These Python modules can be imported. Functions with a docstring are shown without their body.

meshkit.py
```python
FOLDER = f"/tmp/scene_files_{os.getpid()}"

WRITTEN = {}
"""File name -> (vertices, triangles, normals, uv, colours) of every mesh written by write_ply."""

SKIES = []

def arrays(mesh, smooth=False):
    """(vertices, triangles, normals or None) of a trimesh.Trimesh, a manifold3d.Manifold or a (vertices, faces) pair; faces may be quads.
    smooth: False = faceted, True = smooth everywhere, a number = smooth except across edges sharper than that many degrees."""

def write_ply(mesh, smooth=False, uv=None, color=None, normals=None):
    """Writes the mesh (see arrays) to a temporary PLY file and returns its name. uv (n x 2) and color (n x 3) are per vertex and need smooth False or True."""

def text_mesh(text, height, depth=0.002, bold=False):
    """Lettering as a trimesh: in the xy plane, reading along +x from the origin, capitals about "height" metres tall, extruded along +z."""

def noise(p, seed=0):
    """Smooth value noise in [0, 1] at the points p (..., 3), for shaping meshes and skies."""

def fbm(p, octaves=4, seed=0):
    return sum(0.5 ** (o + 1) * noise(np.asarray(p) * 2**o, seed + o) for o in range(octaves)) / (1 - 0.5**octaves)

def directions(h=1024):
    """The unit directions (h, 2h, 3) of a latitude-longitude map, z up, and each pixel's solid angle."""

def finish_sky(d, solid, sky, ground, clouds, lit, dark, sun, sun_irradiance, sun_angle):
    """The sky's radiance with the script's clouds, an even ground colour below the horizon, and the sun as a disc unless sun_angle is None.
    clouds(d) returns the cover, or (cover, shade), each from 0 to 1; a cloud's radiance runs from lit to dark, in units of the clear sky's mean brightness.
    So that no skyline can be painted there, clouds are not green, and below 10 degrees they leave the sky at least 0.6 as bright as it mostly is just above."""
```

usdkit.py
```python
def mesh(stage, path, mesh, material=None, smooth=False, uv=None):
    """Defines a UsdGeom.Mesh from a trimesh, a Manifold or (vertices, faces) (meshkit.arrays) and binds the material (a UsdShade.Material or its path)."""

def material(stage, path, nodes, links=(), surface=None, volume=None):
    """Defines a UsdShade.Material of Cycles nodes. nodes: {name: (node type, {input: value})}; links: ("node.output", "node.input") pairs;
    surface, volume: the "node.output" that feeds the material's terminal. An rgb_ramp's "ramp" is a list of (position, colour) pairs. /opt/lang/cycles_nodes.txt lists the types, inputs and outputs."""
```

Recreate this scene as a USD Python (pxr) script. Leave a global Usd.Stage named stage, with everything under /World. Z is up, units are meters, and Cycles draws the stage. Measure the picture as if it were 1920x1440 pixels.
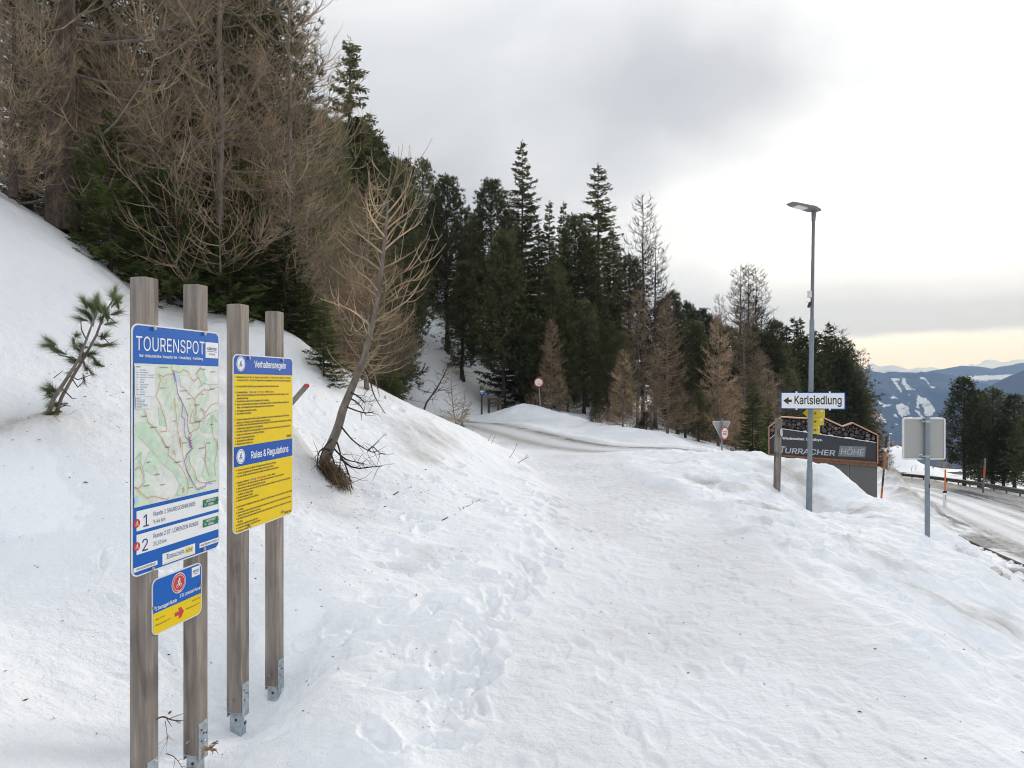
import math, random, numpy as np, trimesh
import usdkit, meshkit
from pxr import Usd, UsdGeom, UsdLux, UsdShade, Gf, Sdf, Vt
from scipy.spatial import cKDTree
from shapely.geometry import Polygon, Point
from shapely import contains_xy

stage = Usd.Stage.CreateInMemory()
UsdGeom.SetStageUpAxis(stage, "Z")
UsdGeom.SetStageMetersPerUnit(stage, 1.0)
UsdGeom.Xform.Define(stage, "/World")
UsdGeom.Scope.Define(stage, "/World/Looks")

# ------------------------------------------------------------------ camera, sky, sun
EYE = 1.75
cam = UsdGeom.Camera.Define(stage, "/World/camera")
cam.AddTranslateOp().Set(Gf.Vec3d(0, 0, EYE))
cam.AddRotateXOp().Set(90.0)
cam.CreateFocalLengthAttr(24.0)
cam.CreateHorizontalApertureAttr(36.0)
cam.CreateVerticalApertureAttr(27.0)
cam.CreateClippingRangeAttr(Gf.Vec2f(0.1, 90000.0))
cam.CreateExposureAttr(0.24)
SUN = np.array([0.62, 1.0, 0.36]); SUN = SUN / np.linalg.norm(SUN)
SUN_EL, SUN_ROT = math.asin(SUN[2]), math.atan2(SUN[0], SUN[1])

W = 8.6   # brightness of a white cloud in the sky's own units
def skydir(px, py):
    d = np.array([(px - 960) / 1280, 1.0, (720 - py) / 1280]); return tuple(d / np.linalg.norm(d))
sky_nodes = {
    "tc": ("texture_coordinate", {}),
    "sky": ("sky_texture", {"sky_type": "single_scattering", "sun_disc": False, "sun_elevation": SUN_EL, "sun_rotation": SUN_ROT, "altitude": 1700.0, "aerosol_density": 2.0}),
    "sep": ("separate_xyz", {}),
    "zz": ("math", {"math_type": "maximum", "value2": 0.0}),
    "zb": ("math", {"math_type": "add", "value2": 0.22}),
    "pl": ("vector_math", {"math_type": "divide"}),
    "cz": ("combine_xyz", {}),
    "n1": ("noise_texture", {"scale": 0.75, "detail": 5.0, "roughness": 0.5, "distortion": 0.3}),
    "n2": ("noise_texture", {"scale": 1.5, "detail": 6.0, "roughness": 0.5, "distortion": 0.6}),
    "layer": ("rgb_ramp", {"ramp": [(0.34, (W * .53, W * .56, W * .61)), (0.5, (W * .66, W * .69, W * .735)), (0.64, (W * .80, W * .82, W * .85))]}),
    "soft": ("rgb_ramp", {"ramp": [(0.32, (.84, .855, .885)), (0.5, (.97, .975, .98)), (0.68, (1.08, 1.075, 1.07))]}),
    "mul": ("mix", {"mix_type": "multiply", "fac": 1.0}),
    "cie": ("math", {"math_type": "multiply_add", "value2": 1.25, "value3": 0.42}), "ciec": ("combine_color", {}), "ciem": ("mix", {"mix_type": "multiply", "fac": 1.0}),
    # glow of the hidden sun through the cloud
    "gd": ("vector_math", {"math_type": "dot_product", "vector2": skydir(1640, 400)}),
    "gr": ("rgb_ramp", {"ramp": [(0.0, (0, 0, 0)), (0.70, (.0, .0, .0)), (0.86, (.16, .16, .16)), (0.94, (.48, .48, .48)), (0.985, (.9, .9, .9)), (1.0, (1, 1, 1))]}),
    "glow": ("mix", {"mix_type": "mix", "color2": (W * 1.24, W * 1.245, W * 1.24)}),
    # one darker cloud, its edge frayed by noise
    "warp": ("noise_texture", {"scale": 5.0, "detail": 4.0}),
    "wsub": ("vector_math", {"math_type": "subtract", "vector2": (.5, .5, .5)}),
    "wsc": ("vector_math", {"math_type": "scale", "scale": 0.14}),
    "wadd": ("vector_math", {"math_type": "add"}),
    "wst": ("vector_math", {"math_type": "multiply", "vector2": (1.0, 1.0, 1.7)}),
    "cd": ("vector_math", {"math_type": "distance", "vector2": tuple(np.array(skydir(1290, 195)) * (1, 1, 1.7))}),
    "cr": ("rgb_ramp", {"ramp": [(0.0, (.9, .9, .9)), (0.08, (.8, .8, .8)), (0.15, (.4, .4, .4)), (0.24, (0, 0, 0))]}),
    "dark": ("mix", {"mix_type": "mix", "color2": (W * .56, W * .58, W * .625)}),
    # low bank of grey cloud and the warm clear strip beneath it
    "nb": ("noise_texture", {"scale": 3.0, "detail": 4.0}),
    "st": ("vector_math", {"math_type": "multiply", "vector2": (1.0, 1.0, 5.0)}),
    "nbs": ("math", {"math_type": "multiply_add", "value2": 0.06, "value3": -0.03}),
    "el": ("math", {"math_type": "add"}),
    "br": ("rgb_ramp", {"ramp": [(0.0, (0, 0, 0)), (0.054, (0, 0, 0)), (0.066, (.95, .95, .95)), (0.10, (.85, .85, .85)), (0.17, (0, 0, 0))]}),
    "bank": ("mix", {"mix_type": "mix", "color2": (W * .58, W * .605, W * .66)}),
    "wr": ("rgb_ramp", {"ramp": [(0.0, (1, 1, 1)), (0.045, (.95, .95, .95)), (0.062, (0, 0, 0))]}),
    "warm": ("mix", {"mix_type": "mix", "color2": (W * 1.06, W * .985, W * .87)}),
    "cover": ("mix", {"mix_type": "mix", "fac": 0.96}),
    "bg": ("background_shader", {"strength": 0.1}),
}
sky_links = [("tc.generated", "sky.vector"), ("tc.generated", "sep.vector"), ("sep.z", "zz.value1"), ("zz.value", "zb.value1"),
             ("zb.value", "cz.x"), ("zb.value", "cz.y"), ("zb.value", "cz.z"), ("tc.generated", "pl.vector1"), ("cz.vector", "pl.vector2"),
             ("pl.vector", "n1.vector"), ("pl.vector", "n2.vector"), ("n1.fac", "layer.fac"), ("n2.fac", "soft.fac"),
             
             ("tc.generated", "gd.vector1"), ("gd.value", "gr.fac"), ("gr.color", "glow.fac"), ("zz.value", "cie.value1"), ("cie.value", "ciec.r"), ("cie.value", "ciec.g"), ("cie.value", "ciec.b"), ("layer.color", "ciem.color1"), ("ciec.color", "ciem.color2"), ("ciem.color", "glow.color1"),
             ("tc.generated", "warp.vector"), ("warp.color", "wsub.vector1"), ("wsub.vector", "wsc.vector1"), ("tc.generated", "wadd.vector1"), ("wsc.vector", "wadd.vector2"),
             ("wadd.vector", "wst.vector1"), ("wst.vector", "cd.vector1"), ("cd.value", "cr.fac"), ("cr.color", "dark.fac"), ("glow.color", "mul.color1"), ("soft.color", "mul.color2"), ("mul.color", "dark.color1"),
             ("tc.generated", "st.vector1"), ("st.vector", "nb.vector"), ("nb.fac", "nbs.value1"), ("sep.z", "el.value1"), ("nbs.value", "el.value2"),
             ("el.value", "br.fac"), ("br.color", "bank.fac"), ("dark.color", "bank.color1"),
             ("el.value", "wr.fac"), ("wr.color", "warm.fac"), ("bank.color", "warm.color1"),
             ("sky.color", "cover.color1"), ("warm.color", "cover.color2"), ("cover.color", "bg.color")]
sky_mat = usdkit.material(stage, "/World/Looks/sky", sky_nodes, sky_links, surface="bg.background")
dome = UsdLux.DomeLight.Define(stage, "/World/sky")
UsdShade.MaterialBindingAPI.Apply(dome.GetPrim()).Bind(sky_mat)
dome.GetPrim().SetCustomDataByKey("kind", "structure")
sun = UsdLux.DistantLight.Define(stage, "/World/sun")
sun.CreateIntensityAttr(0.4); sun.CreateAngleAttr(16.0); sun.CreateNormalizeAttr(True) if hasattr(sun, "CreateNormalizeAttr") else None
sun.CreateColorAttr(Gf.Vec3f(1.0, .97, .93))
_x = np.cross([0, 0, 1.0], SUN); _x /= np.linalg.norm(_x); _y = np.cross(SUN, _x)
sun.AddTransformOp().Set(Gf.Matrix4d(*_x, 0, *_y, 0, *SUN, 0, 0, 0, 0, 1))

# ------------------------------------------------------------------ helpers
_used = {}
def numbered(parent, name):
    k = _used.get((parent, name), -1) + 1
    _used[(parent, name)] = k
    return f"{parent}/{name}" + (f"_{k:03d}" if k else "")

def tag(p, label=None, cat=None, group=None, kind=None):
    for k, v in (("label", label), ("category", cat), ("group", group), ("kind", kind)):
        if v: p.SetCustomDataByKey(k, v)
    return p

def path_of(p): return "/World" if p is None else str(p.GetPath())

def thing(name, label=None, cat=None, loc=(0, 0, 0), rotz=0.0, scale=None, group=None, kind=None):
    x = UsdGeom.Xform.Define(stage, numbered("/World", name))
    x.AddTranslateOp().Set(Gf.Vec3d(*map(float, loc)))
    x.AddRotateZOp().Set(math.degrees(rotz))
    if scale is not None: x.AddScaleOp().Set(Gf.Vec3f(*map(float, scale)))
    return tag(x.GetPrim(), label, cat, group, kind)

def obj(name, mesh, mat, parent=None, smooth=False, label=None, cat=None, group=None, kind=None):
    m = usdkit.mesh(stage, numbered(path_of(parent), name), mesh, mat, smooth=smooth)
    return tag(m.GetPrim(), label, cat, group, kind)

def dup(src, name, loc, rotz, scale, label, cat, group):
    x = UsdGeom.Xform.Define(stage, numbered("/World", name))
    x.GetPrim().GetReferences().AddInternalReference(src.GetPath())
    x.GetPrim().SetInstanceable(True)
    x.GetPrim().GetAttribute("xformOp:translate").Set(Gf.Vec3d(*map(float, loc)))
    x.GetPrim().GetAttribute("xformOp:rotateZ").Set(math.degrees(rotz))
    x.GetPrim().GetAttribute("xformOp:scale").Set(Gf.Vec3f(*map(float, scale)))
    return tag(x.GetPrim(), label, cat, group)

def cat_mesh(ms): return trimesh.util.concatenate(ms)

def box(x0, y0, z0, x1, y1, z1):
    b = trimesh.creation.box([x1 - x0, y1 - y0, z1 - z0]); b.apply_translation([(x0 + x1) / 2, (y0 + y1) / 2, (z0 + z1) / 2]); return b

def bevel_box(sx, sy, sz, r):
    """A box centred on the origin with chamfered edges (hull of 24 points)."""
    p = []
    for a in (-1, 1):
        for b in (-1, 1):
            for c in (-1, 1):
                p += [(a * (sx / 2 - r), b * (sy / 2 - r), c * sz / 2), (a * (sx / 2 - r), b * sy / 2, c * (sz / 2 - r)), (a * sx / 2, b * (sy / 2 - r), c * (sz / 2 - r))]
    return trimesh.Trimesh(np.array(p)).convex_hull

def tube_batch(P, R, sides=3):
    P, R = np.asarray(P, float), np.asarray(R, float)
    B, N, _ = P.shape
    d = P[:, -1] - P[:, 0]; d /= np.maximum(np.linalg.norm(d, axis=1, keepdims=True), 1e-9)
    ref = np.where(np.abs(d[:, 2:3]) < 0.8, [[0, 0, 1.0]], [[1.0, 0, 0]])
    u = np.cross(d, ref); u /= np.linalg.norm(u, axis=1, keepdims=True); v = np.cross(d, u)
    a = np.arange(sides) * 2 * np.pi / sides
    off = u[:, None, None] * np.cos(a)[None, None, :, None] + v[:, None, None] * np.sin(a)[None, None, :, None]
    V = P[:, :, None] + off * R[:, :, None, None]
    i = np.arange(B)[:, None, None] * N * sides + np.arange(N - 1)[None, :, None] * sides
    s = np.arange(sides)[None, None]; s2 = (s + 1) % sides
    q = np.stack([i + s, i + s2, i + sides + s2, i + sides + s], -1).reshape(-1, 4)
    f = np.vstack([q[:, [0, 1, 2]], q[:, [0, 2, 3]]])
    return V.reshape(-1, 3), f

def join(parts):
    V, F, n = [], [], 0
    for v, f in parts:
        V.append(v); F.append(np.asarray(f) + n); n += len(v)
    return np.vstack(V), np.vstack(F)

def tube(pts, radii, sides=8):
    pts = np.asarray(pts, float); r = np.broadcast_to(np.asarray(radii, float), (len(pts),))
    v, f = tube_batch(pts[None], r[None], sides)
    caps = []
    n = len(v)
    v = np.vstack([v, pts[:1], pts[-1:]])
    for s in range(sides):
        caps += [(n, (s + 1) % sides, s), (n + 1, n - sides + s, n - sides + (s + 1) % sides)]
    return trimesh.Trimesh(v, np.vstack([f, caps]), process=False)

def smoothstep(a, b, x):
    t = np.clip((x - a) / (b - a), 0, 1); return t * t * (3 - 2 * t)

def PX(px, py, Y): return np.array([(px - 960) / 1280 * Y, Y, EYE + (720 - py) / 1280 * Y])

# flat lettering from meshkit's text, front faces only
_solid = trimesh.creation.extrude_polygon
def _flat(g, depth, engine="earcut"):
    v, f = trimesh.creation.triangulate_polygon(g, engine="earcut")
    return trimesh.Trimesh(np.column_stack([v, np.zeros(len(v))]), f, process=False)
def flat_text(text, bold=False):
    trimesh.creation.extrude_polygon = _flat
    try: m = meshkit.text_mesh(text, 1.0, 0.0, bold)
    finally: trimesh.creation.extrude_polygon = _solid
    return np.array(m.vertices), np.array(m.faces)

# ------------------------------------------------------------------ materials
def simple(name, col, rough=0.6, metal=0.0, spec=0.5, var=0.12, scale=20.0, bump=0.0, bscale=60.0, stretch=(1, 1, 1), obj_space=True):
    lo, hi = tuple(max(c * (1 - var), 0) for c in col), tuple(min(c * (1 + var), 1) for c in col)
    n = {"tc": ("texture_coordinate", {}), "mp": ("mapping", {"scale": stretch}), "n": ("noise_texture", {"scale": scale, "detail": 4.0}),
         "r": ("rgb_ramp", {"ramp": [(0.3, lo), (0.7, hi)]}), "p": ("principled_bsdf", {"roughness": rough, "metallic": metal, "specular_ior_level": spec})}
    l = [("tc.object", "mp.vector"), ("mp.vector", "n.vector"), ("n.fac", "r.fac"), ("r.color", "p.base_color")]
    if bump:
        n["n2"] = ("noise_texture", {"scale": bscale, "detail": 3.0}); n["b"] = ("bump", {"strength": bump, "distance": 0.01})
        l += [("mp.vector", "n2.vector"), ("n2.fac", "b.height"), ("b.normal", "p.normal")]
    return usdkit.material(stage, f"/World/Looks/{name}", n, l, surface="p.BSDF")

def leafy(name, cols, trans=0.15, rough=0.65, clump=1.6):
    ramp = list(zip(np.linspace(0, 1, len(cols)), cols))
    n = {"g": ("geometry", {}), "r": ("rgb_ramp", {"ramp": ramp}), "cl": ("noise_texture", {"scale": clump, "detail": 3.0, "roughness": 0.6}), "cr": ("rgb_ramp", {"ramp": [(0.34, (.62, .62, .62)), (0.5, (1.05, 1.05, 1.05)), (0.66, (1.8, 1.8, 1.72))]}), "cm": ("mix", {"mix_type": "multiply", "fac": 1.0}), "oi": ("object_info", {}), "v": ("math", {"math_type": "multiply_add", "value2": 1.0, "value3": 0.5}),
         "h": ("hsv", {"saturation": 0.95}), "p": ("principled_bsdf", {"roughness": rough, "specular_ior_level": 0.25}), "t": ("translucent_bsdf", {}), "m": ("mix_closure", {"fac": trans})}
    l = [("g.random_per_island", "r.fac"), ("oi.random", "v.value1"), ("v.value", "h.value"), ("g.position", "cl.vector"), ("cl.fac", "cr.fac"), ("r.color", "cm.color1"), ("cr.color", "cm.color2"), ("cm.color", "h.color"), ("h.color", "p.base_color"), ("h.color", "t.color"), ("p.BSDF", "m.closure1"), ("t.BSDF", "m.closure2")]
    return usdkit.material(stage, f"/World/Looks/{name}", n, l, surface="m.closure")

def bark(name, lo, hi, scale=14.0):
    n = {"tc": ("texture_coordinate", {}), "mp": ("mapping", {"scale": (1, 1, 0.35)}), "n": ("noise_texture", {"scale": scale, "detail": 6.0, "roughness": 0.65}),
         "r": ("rgb_ramp", {"ramp": [(0.3, lo), (0.55, tuple((a + b) / 2 for a, b in zip(lo, hi))), (0.75, hi)]}), "b": ("bump", {"strength": 0.9, "distance": 0.02}), "p": ("principled_bsdf", {"roughness": 0.9, "specular_ior_level": 0.15})}
    l = [("tc.object", "mp.vector"), ("mp.vector", "n.vector"), ("n.fac", "r.fac"), ("r.color", "p.base_color"), ("n.fac", "b.height"), ("b.normal", "p.normal")]
    return usdkit.material(stage, f"/World/Looks/{name}", n, l, surface="p.BSDF")

def snow_mat(name, bumps):
    n = {"g": ("geometry", {}), "d": ("attribute", {"attribute": "dirt"}), "w": ("attribute", {"attribute": "wet"}),
         "n1": ("noise_texture", {"scale": 1.3, "detail": 5.0}), "n2": ("noise_texture", {"scale": 28.0, "detail": 5.0, "roughness": 0.7}), "n3": ("noise_texture", {"scale": 5.0, "detail": 6.0, "roughness": 0.65}),
         "white": ("rgb_ramp", {"ramp": [(0.3, (.85, .87, .90)), (0.7, (.89, .905, .925))]}),
         "speck": ("rgb_ramp", {"ramp": [(0.60, (0, 0, 0)), (0.78, (.35, .35, .35))]}),
         "mixs": ("mix", {"mix_type": "mix", "color2": (.70, .66, .60)}), "scl": ("math", {"math_type": "multiply", "value2": 0.30}),
         "dm": ("math", {"math_type": "multiply_add", "value2": 1.5, "value3": 0.25}), "dmul": ("math", {"math_type": "multiply", "use_clamp": True}),
         "brown": ("rgb_ramp", {"ramp": [(0.3, (.24, .205, .165)), (0.7, (.42, .375, .32))]}), "mixd": ("mix", {"mix_type": "mix"}),
         "wmul": ("math", {"math_type": "multiply", "use_clamp": True}), "mixw": ("mix", {"mix_type": "mix", "color2": (.075, .073, .072)}),
         "ro": ("math", {"math_type": "multiply_add", "value2": -0.05, "value3": 0.8}),
         "b1": ("bump", {"strength": 0.75 * bumps, "distance": 0.05}), "b2": ("bump", {"strength": 0.8 * bumps, "distance": 0.014}),
         "p": ("principled_bsdf", {"roughness": 0.8, "specular_ior_level": 0.1})}
    l = [(f"g.position", f"{k}.vector") for k in ("n1", "n2", "n3")]
    l += [("n1.fac", "white.fac"), ("n3.fac", "speck.fac"), ("speck.color", "scl.value1"), ("scl.value", "mixs.fac"), ("white.color", "mixs.color1"),
          ("n3.fac", "dm.value1"), ("d.fac", "dmul.value1"), ("dm.value", "dmul.value2"), ("n2.fac", "brown.fac"), ("dmul.value", "mixd.fac"), ("mixs.color", "mixd.color1"), ("brown.color", "mixd.color2"),
          ("w.fac", "wmul.value1"), ("dm.value", "wmul.value2"), ("wmul.value", "mixw.fac"), ("mixd.color", "mixw.color1"), ("mixw.color", "p.base_color"), ("wmul.value", "ro.value1"), ("ro.value", "p.roughness"),
          ("n3.fac", "b1.height"), ("n2.fac", "b2.height"), ("b1.normal", "b2.normal"), ("b2.normal", "p.normal")]
    return usdkit.material(stage, f"/World/Looks/{name}", n, l, surface="p.BSDF")

def mountain_mat(name, forest_lo, forest_hi, fscale):
    n = {"g": ("geometry", {}), "a": ("attribute", {"attribute": "snow"}), "n": ("noise_texture", {"scale": fscale, "detail": 8.0, "roughness": 0.75}), "n2": ("noise_texture", {"scale": fscale * 0.12, "detail": 5.0}),
         "f": ("rgb_ramp", {"ramp": [(0.35, forest_lo), (0.65, forest_hi)]}), "k": ("math", {"math_type": "multiply_add", "value2": 0.9, "value3": -0.45}), "s": ("math", {"math_type": "add"}),
         "k2": ("math", {"math_type": "multiply_add", "value2": 0.5, "value3": -0.25}), "s2": ("math", {"math_type": "add"}),
         "r": ("rgb_ramp", {"ramp": [(0.46, (0, 0, 0)), (0.56, (1, 1, 1))]}), "m": ("mix", {"mix_type": "mix", "color2": (.78, .81, .86)}), "b": ("bump", {"strength": 1.0, "distance": 40.0}), "p": ("principled_bsdf", {"roughness": 0.9, "specular_ior_level": 0.1})}
    l = [("g.position", "n.vector"), ("g.position", "n2.vector"), ("n.fac", "f.fac"), ("n.fac", "k.value1"), ("a.fac", "s.value1"), ("k.value", "s.value2"), ("n2.fac", "k2.value1"), ("s.value", "s2.value1"), ("k2.value", "s2.value2"),
         ("s2.value", "r.fac"), ("r.color", "m.fac"), ("f.color", "m.color1"), ("m.color", "p.base_color"), ("n.fac", "b.height"), ("b.normal", "p.normal")]
    return usdkit.material(stage, f"/World/Looks/{name}", n, l, surface="p.BSDF")

def wood_mat(name, lo, mid, hi, ring=9.0, seed=0.0):
    n = {"tc": ("texture_coordinate", {}), "off": ("mapping", {"location": (seed, seed * 1.7, 0), "scale": (1, 1, 0.06)}),
         "n": ("noise_texture", {"scale": 42.0, "detail": 6.0, "roughness": 0.6, "distortion": 0.4}),
         "big": ("mapping", {"location": (seed * 3, 0, seed), "scale": (1, 1, 0.22)}), "n2": ("noise_texture", {"scale": ring, "detail": 4.0, "distortion": 1.2}),
         "kn": ("mapping", {"location": (seed * 5, seed, seed * 2), "scale": (1, 1, 0.45)}), "vo": ("noise_texture", {"scale": 4.2, "detail": 1.0}), "kr": ("rgb_ramp", {"ramp": [(0.66, (0, 0, 0)), (0.72, (.75, .75, .75))]}),
         "r": ("rgb_ramp", {"ramp": [(0.25, lo), (0.5, mid), (0.75, hi)]}), "r2": ("rgb_ramp", {"ramp": [(0.3, (.58, .55, .53)), (0.5, (.95, .93, .92)), (0.62, (1.1, 1.06, 1.02)), (0.75, (1.18, 1.0, .86))]}),
         "m": ("mix", {"mix_type": "multiply", "fac": 1.0}), "k": ("mix", {"mix_type": "mix", "color2": (.045, .032, .024)}),
         "b": ("bump", {"strength": 0.6, "distance": 0.003}), "p": ("principled_bsdf", {"roughness": 0.75, "specular_ior_level": 0.25})}
    l = [("tc.object", "off.vector"), ("off.vector", "n.vector"), ("tc.object", "big.vector"), ("big.vector", "n2.vector"), ("tc.object", "kn.vector"), ("kn.vector", "vo.vector"), ("vo.fac", "kr.fac"),
         ("n.fac", "r.fac"), ("n2.fac", "r2.fac"), ("r.color", "m.color1"), ("r2.color", "m.color2"), ("kr.color", "k.fac"), ("m.color", "k.color1"), ("k.color", "p.base_color"), ("n.fac", "b.height"), ("b.normal", "p.normal")]
    return usdkit.material(stage, f"/World/Looks/{name}", n, l, surface="p.BSDF")

M = {}
M["snow"] = snow_mat("snow", 1.0)
M["path"] = snow_mat("trodden_snow", 1.0)
M["spruce"] = leafy("spruce_needles", [(.065, .070, .028), (.096, .104, .036), (.126, .130, .042), (.145, .140, .05)], 0.35)
M["young"] = leafy("young_spruce_needles", [(.065, .09, .022), (.11, .145, .032), (.15, .175, .04), (.12, .14, .036)], 0.35)
M["pine"] = leafy("pine_needles", [(.078, .086, .036), (.110, .118, .045), (.138, .144, .050), (.158, .152, .055), (.165, .115, .055)], 0.35)
M["pinelit"] = leafy("fresh_pine_needles", [(.10, .13, .05), (.14, .175, .06), (.18, .20, .075), (.21, .21, .085)], 0.3, clump=6.0)
M["deadneedle"] = leafy("dry_needles", [(.22, .10, .04), (.28, .13, .055), (.18, .09, .045)], 0.2)
M["bark"] = bark("bark", (.035, .026, .02), (.13, .105, .085))
M["bark_grey"] = bark("grey_bark", (.10, .083, .073), (.27, .23, .20))
M["bark_red"] = bark("red_bark", (.045, .034, .028), (.18, .14, .115), 22.0)
M["twig"] = leafy("larch_twigs", [(.22, .165, .105), (.30, .22, .125), (.37, .27, .145), (.27, .225, .17)], 0.0, 0.8)
M["twig_gold"] = leafy("golden_larch_twigs", [(.25, .175, .11), (.32, .23, .14), (.37, .27, .165), (.26, .205, .155)], 0.0, 0.8)
M["twig_dark"] = leafy("dark_twigs", [(.045, .032, .025), (.075, .055, .042), (.10, .072, .052)], 0.0, 0.85)
M["lichen"] = leafy("lichen_twigs", [(.10, .105, .09), (.15, .15, .125), (.12, .11, .095)], 0.0, 0.85)
M["root"] = leafy("root_grass", [(.13, .085, .05), (.19, .125, .07), (.09, .055, .035), (.05, .033, .024)], 0.05, 0.85, clump=7.0)
M["straw"] = leafy("dry_grass", [(.26, .17, .09), (.36, .25, .14), (.20, .12, .065), (.13, .08, .05)], 0.1, 0.8)
WOOD = [wood_mat(f"weathered_wood_{i}", (.15, .128, .112), (.235, .207, .185), (.34, .31, .285), 8.0, i * 3.7 + 1.1) for i in range(4)]
M["woodgrey"] = wood_mat("grey_timber", (.12, .11, .10), (.2, .185, .17), (.3, .28, .26), 8.0, 21.0)
M["galv"] = simple("galvanised_steel", (.36, .40, .43), 0.45, 0.6, var=0.25, scale=35.0)
M["polegrey"] = simple("grey_pole_paint", (.19, .225, .255), 0.5, 0.2, var=0.10, scale=9.0)
M["poledark"] = simple("dark_grey_pole_paint", (.15, .155, .165), 0.5, 0.1, var=0.08, scale=9.0)
M["alu"] = simple("sign_back_aluminium", (.36, .36, .345), 0.55, 0.25, var=0.07, scale=120.0, bump=0.15, bscale=300.0)
M["alurim"] = simple("aluminium_rim", (.62, .62, .61), 0.45, 0.3, var=0.06)
M["rim"] = simple("white_sign_edge", (.66, .66, .66), 0.4, 0.0, var=0.04)
M["blue"] = simple("blue_print", (.003, .10, .42), 0.5, spec=0.22, var=0.05, scale=3.0)
M["blue2"] = simple("blue_band_print", (.003, .075, .38), 0.5, spec=0.22, var=0.05, scale=3.0)
M["yellow"] = simple("yellow_print", (.74, .52, .004), 0.5, spec=0.2, var=0.03, scale=3.0)
M["white"] = simple("white_print", (.74, .75, .76), 0.4, var=0.03, scale=4.0)
M["black"] = simple("black_print", (.022, .02, .02), 0.5, var=0.2)
M["navy"] = simple("navy_print", (.01, .045, .19), 0.5, var=0.1)
M["green"] = simple("green_print", (.006, .17, .085), 0.4, var=0.06)
M["red"] = simple("red_print", (.50, .025, .03), 0.4, var=0.08)
M["orange"] = simple("orange_print", (.62, .13, .02), 0.5, var=0.08)
M["orangepole"] = simple("worn_orange_paint", (.42, .10, .03), 0.6, var=0.25, scale=14.0)
M["steelbolt"] = simple("bolt_steel", (.42, .42, .41), 0.35, 0.8, var=0.15, scale=200.0)
M["corten"] = simple("rusty_steel", (.22, .105, .06), 0.8, 0.1, var=0.3, scale=14.0)
M["corten_light"] = simple("pale_rusty_steel", (.42, .235, .15), 0.7, 0.1, var=0.15, scale=14.0)
M["anthracite"] = simple("anthracite_board", (.030, .032, .038), 0.55, var=0.12, scale=30.0)
M["concrete"] = simple("exposed_concrete", (.13, .128, .122), 0.85, var=0.35, scale=90.0, bump=0.5, bscale=140.0)
M["letter"] = simple("grey_lettering", (.42, .44, .47), 0.5, var=0.08)
M["letterbox"] = simple("grey_letter_field", (.17, .18, .20), 0.5, var=0.06)
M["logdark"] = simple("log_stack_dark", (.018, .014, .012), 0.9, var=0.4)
M["logend"] = leafy("log_ends", [(.10, .088, .085), (.19, .17, .17), (.27, .25, .25), (.17, .13, .105)], 0.0, 0.8, clump=5.0)
M["yellow_sign"] = simple("yellow_sign_back", (.66, .50, .02), 0.45, var=0.06)
M["rail"] = simple("weathered_guard_rail", (.155, .15, .138), 0.5, 0.35, var=0.3, scale=6.0)
M["dirtsnow"] = simple("dirty_snow_clod", (.60, .57, .53), 0.9, var=0.2, scale=18.0, bump=0.8, bscale=30.0)
M["cleansnow"] = simple("snow_clod", (.82, .83, .86), 0.8, var=0.05, scale=18.0, bump=0.6, bscale=30.0)
M["browntimber"] = wood_mat("brown_timber", (.05, .035, .026), (.09, .065, .05), (.14, .105, .08), 8.0, 31.0)
M["lens"] = simple("lamp_glass", (.72, .74, .76), 0.2, var=0.02)
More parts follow.
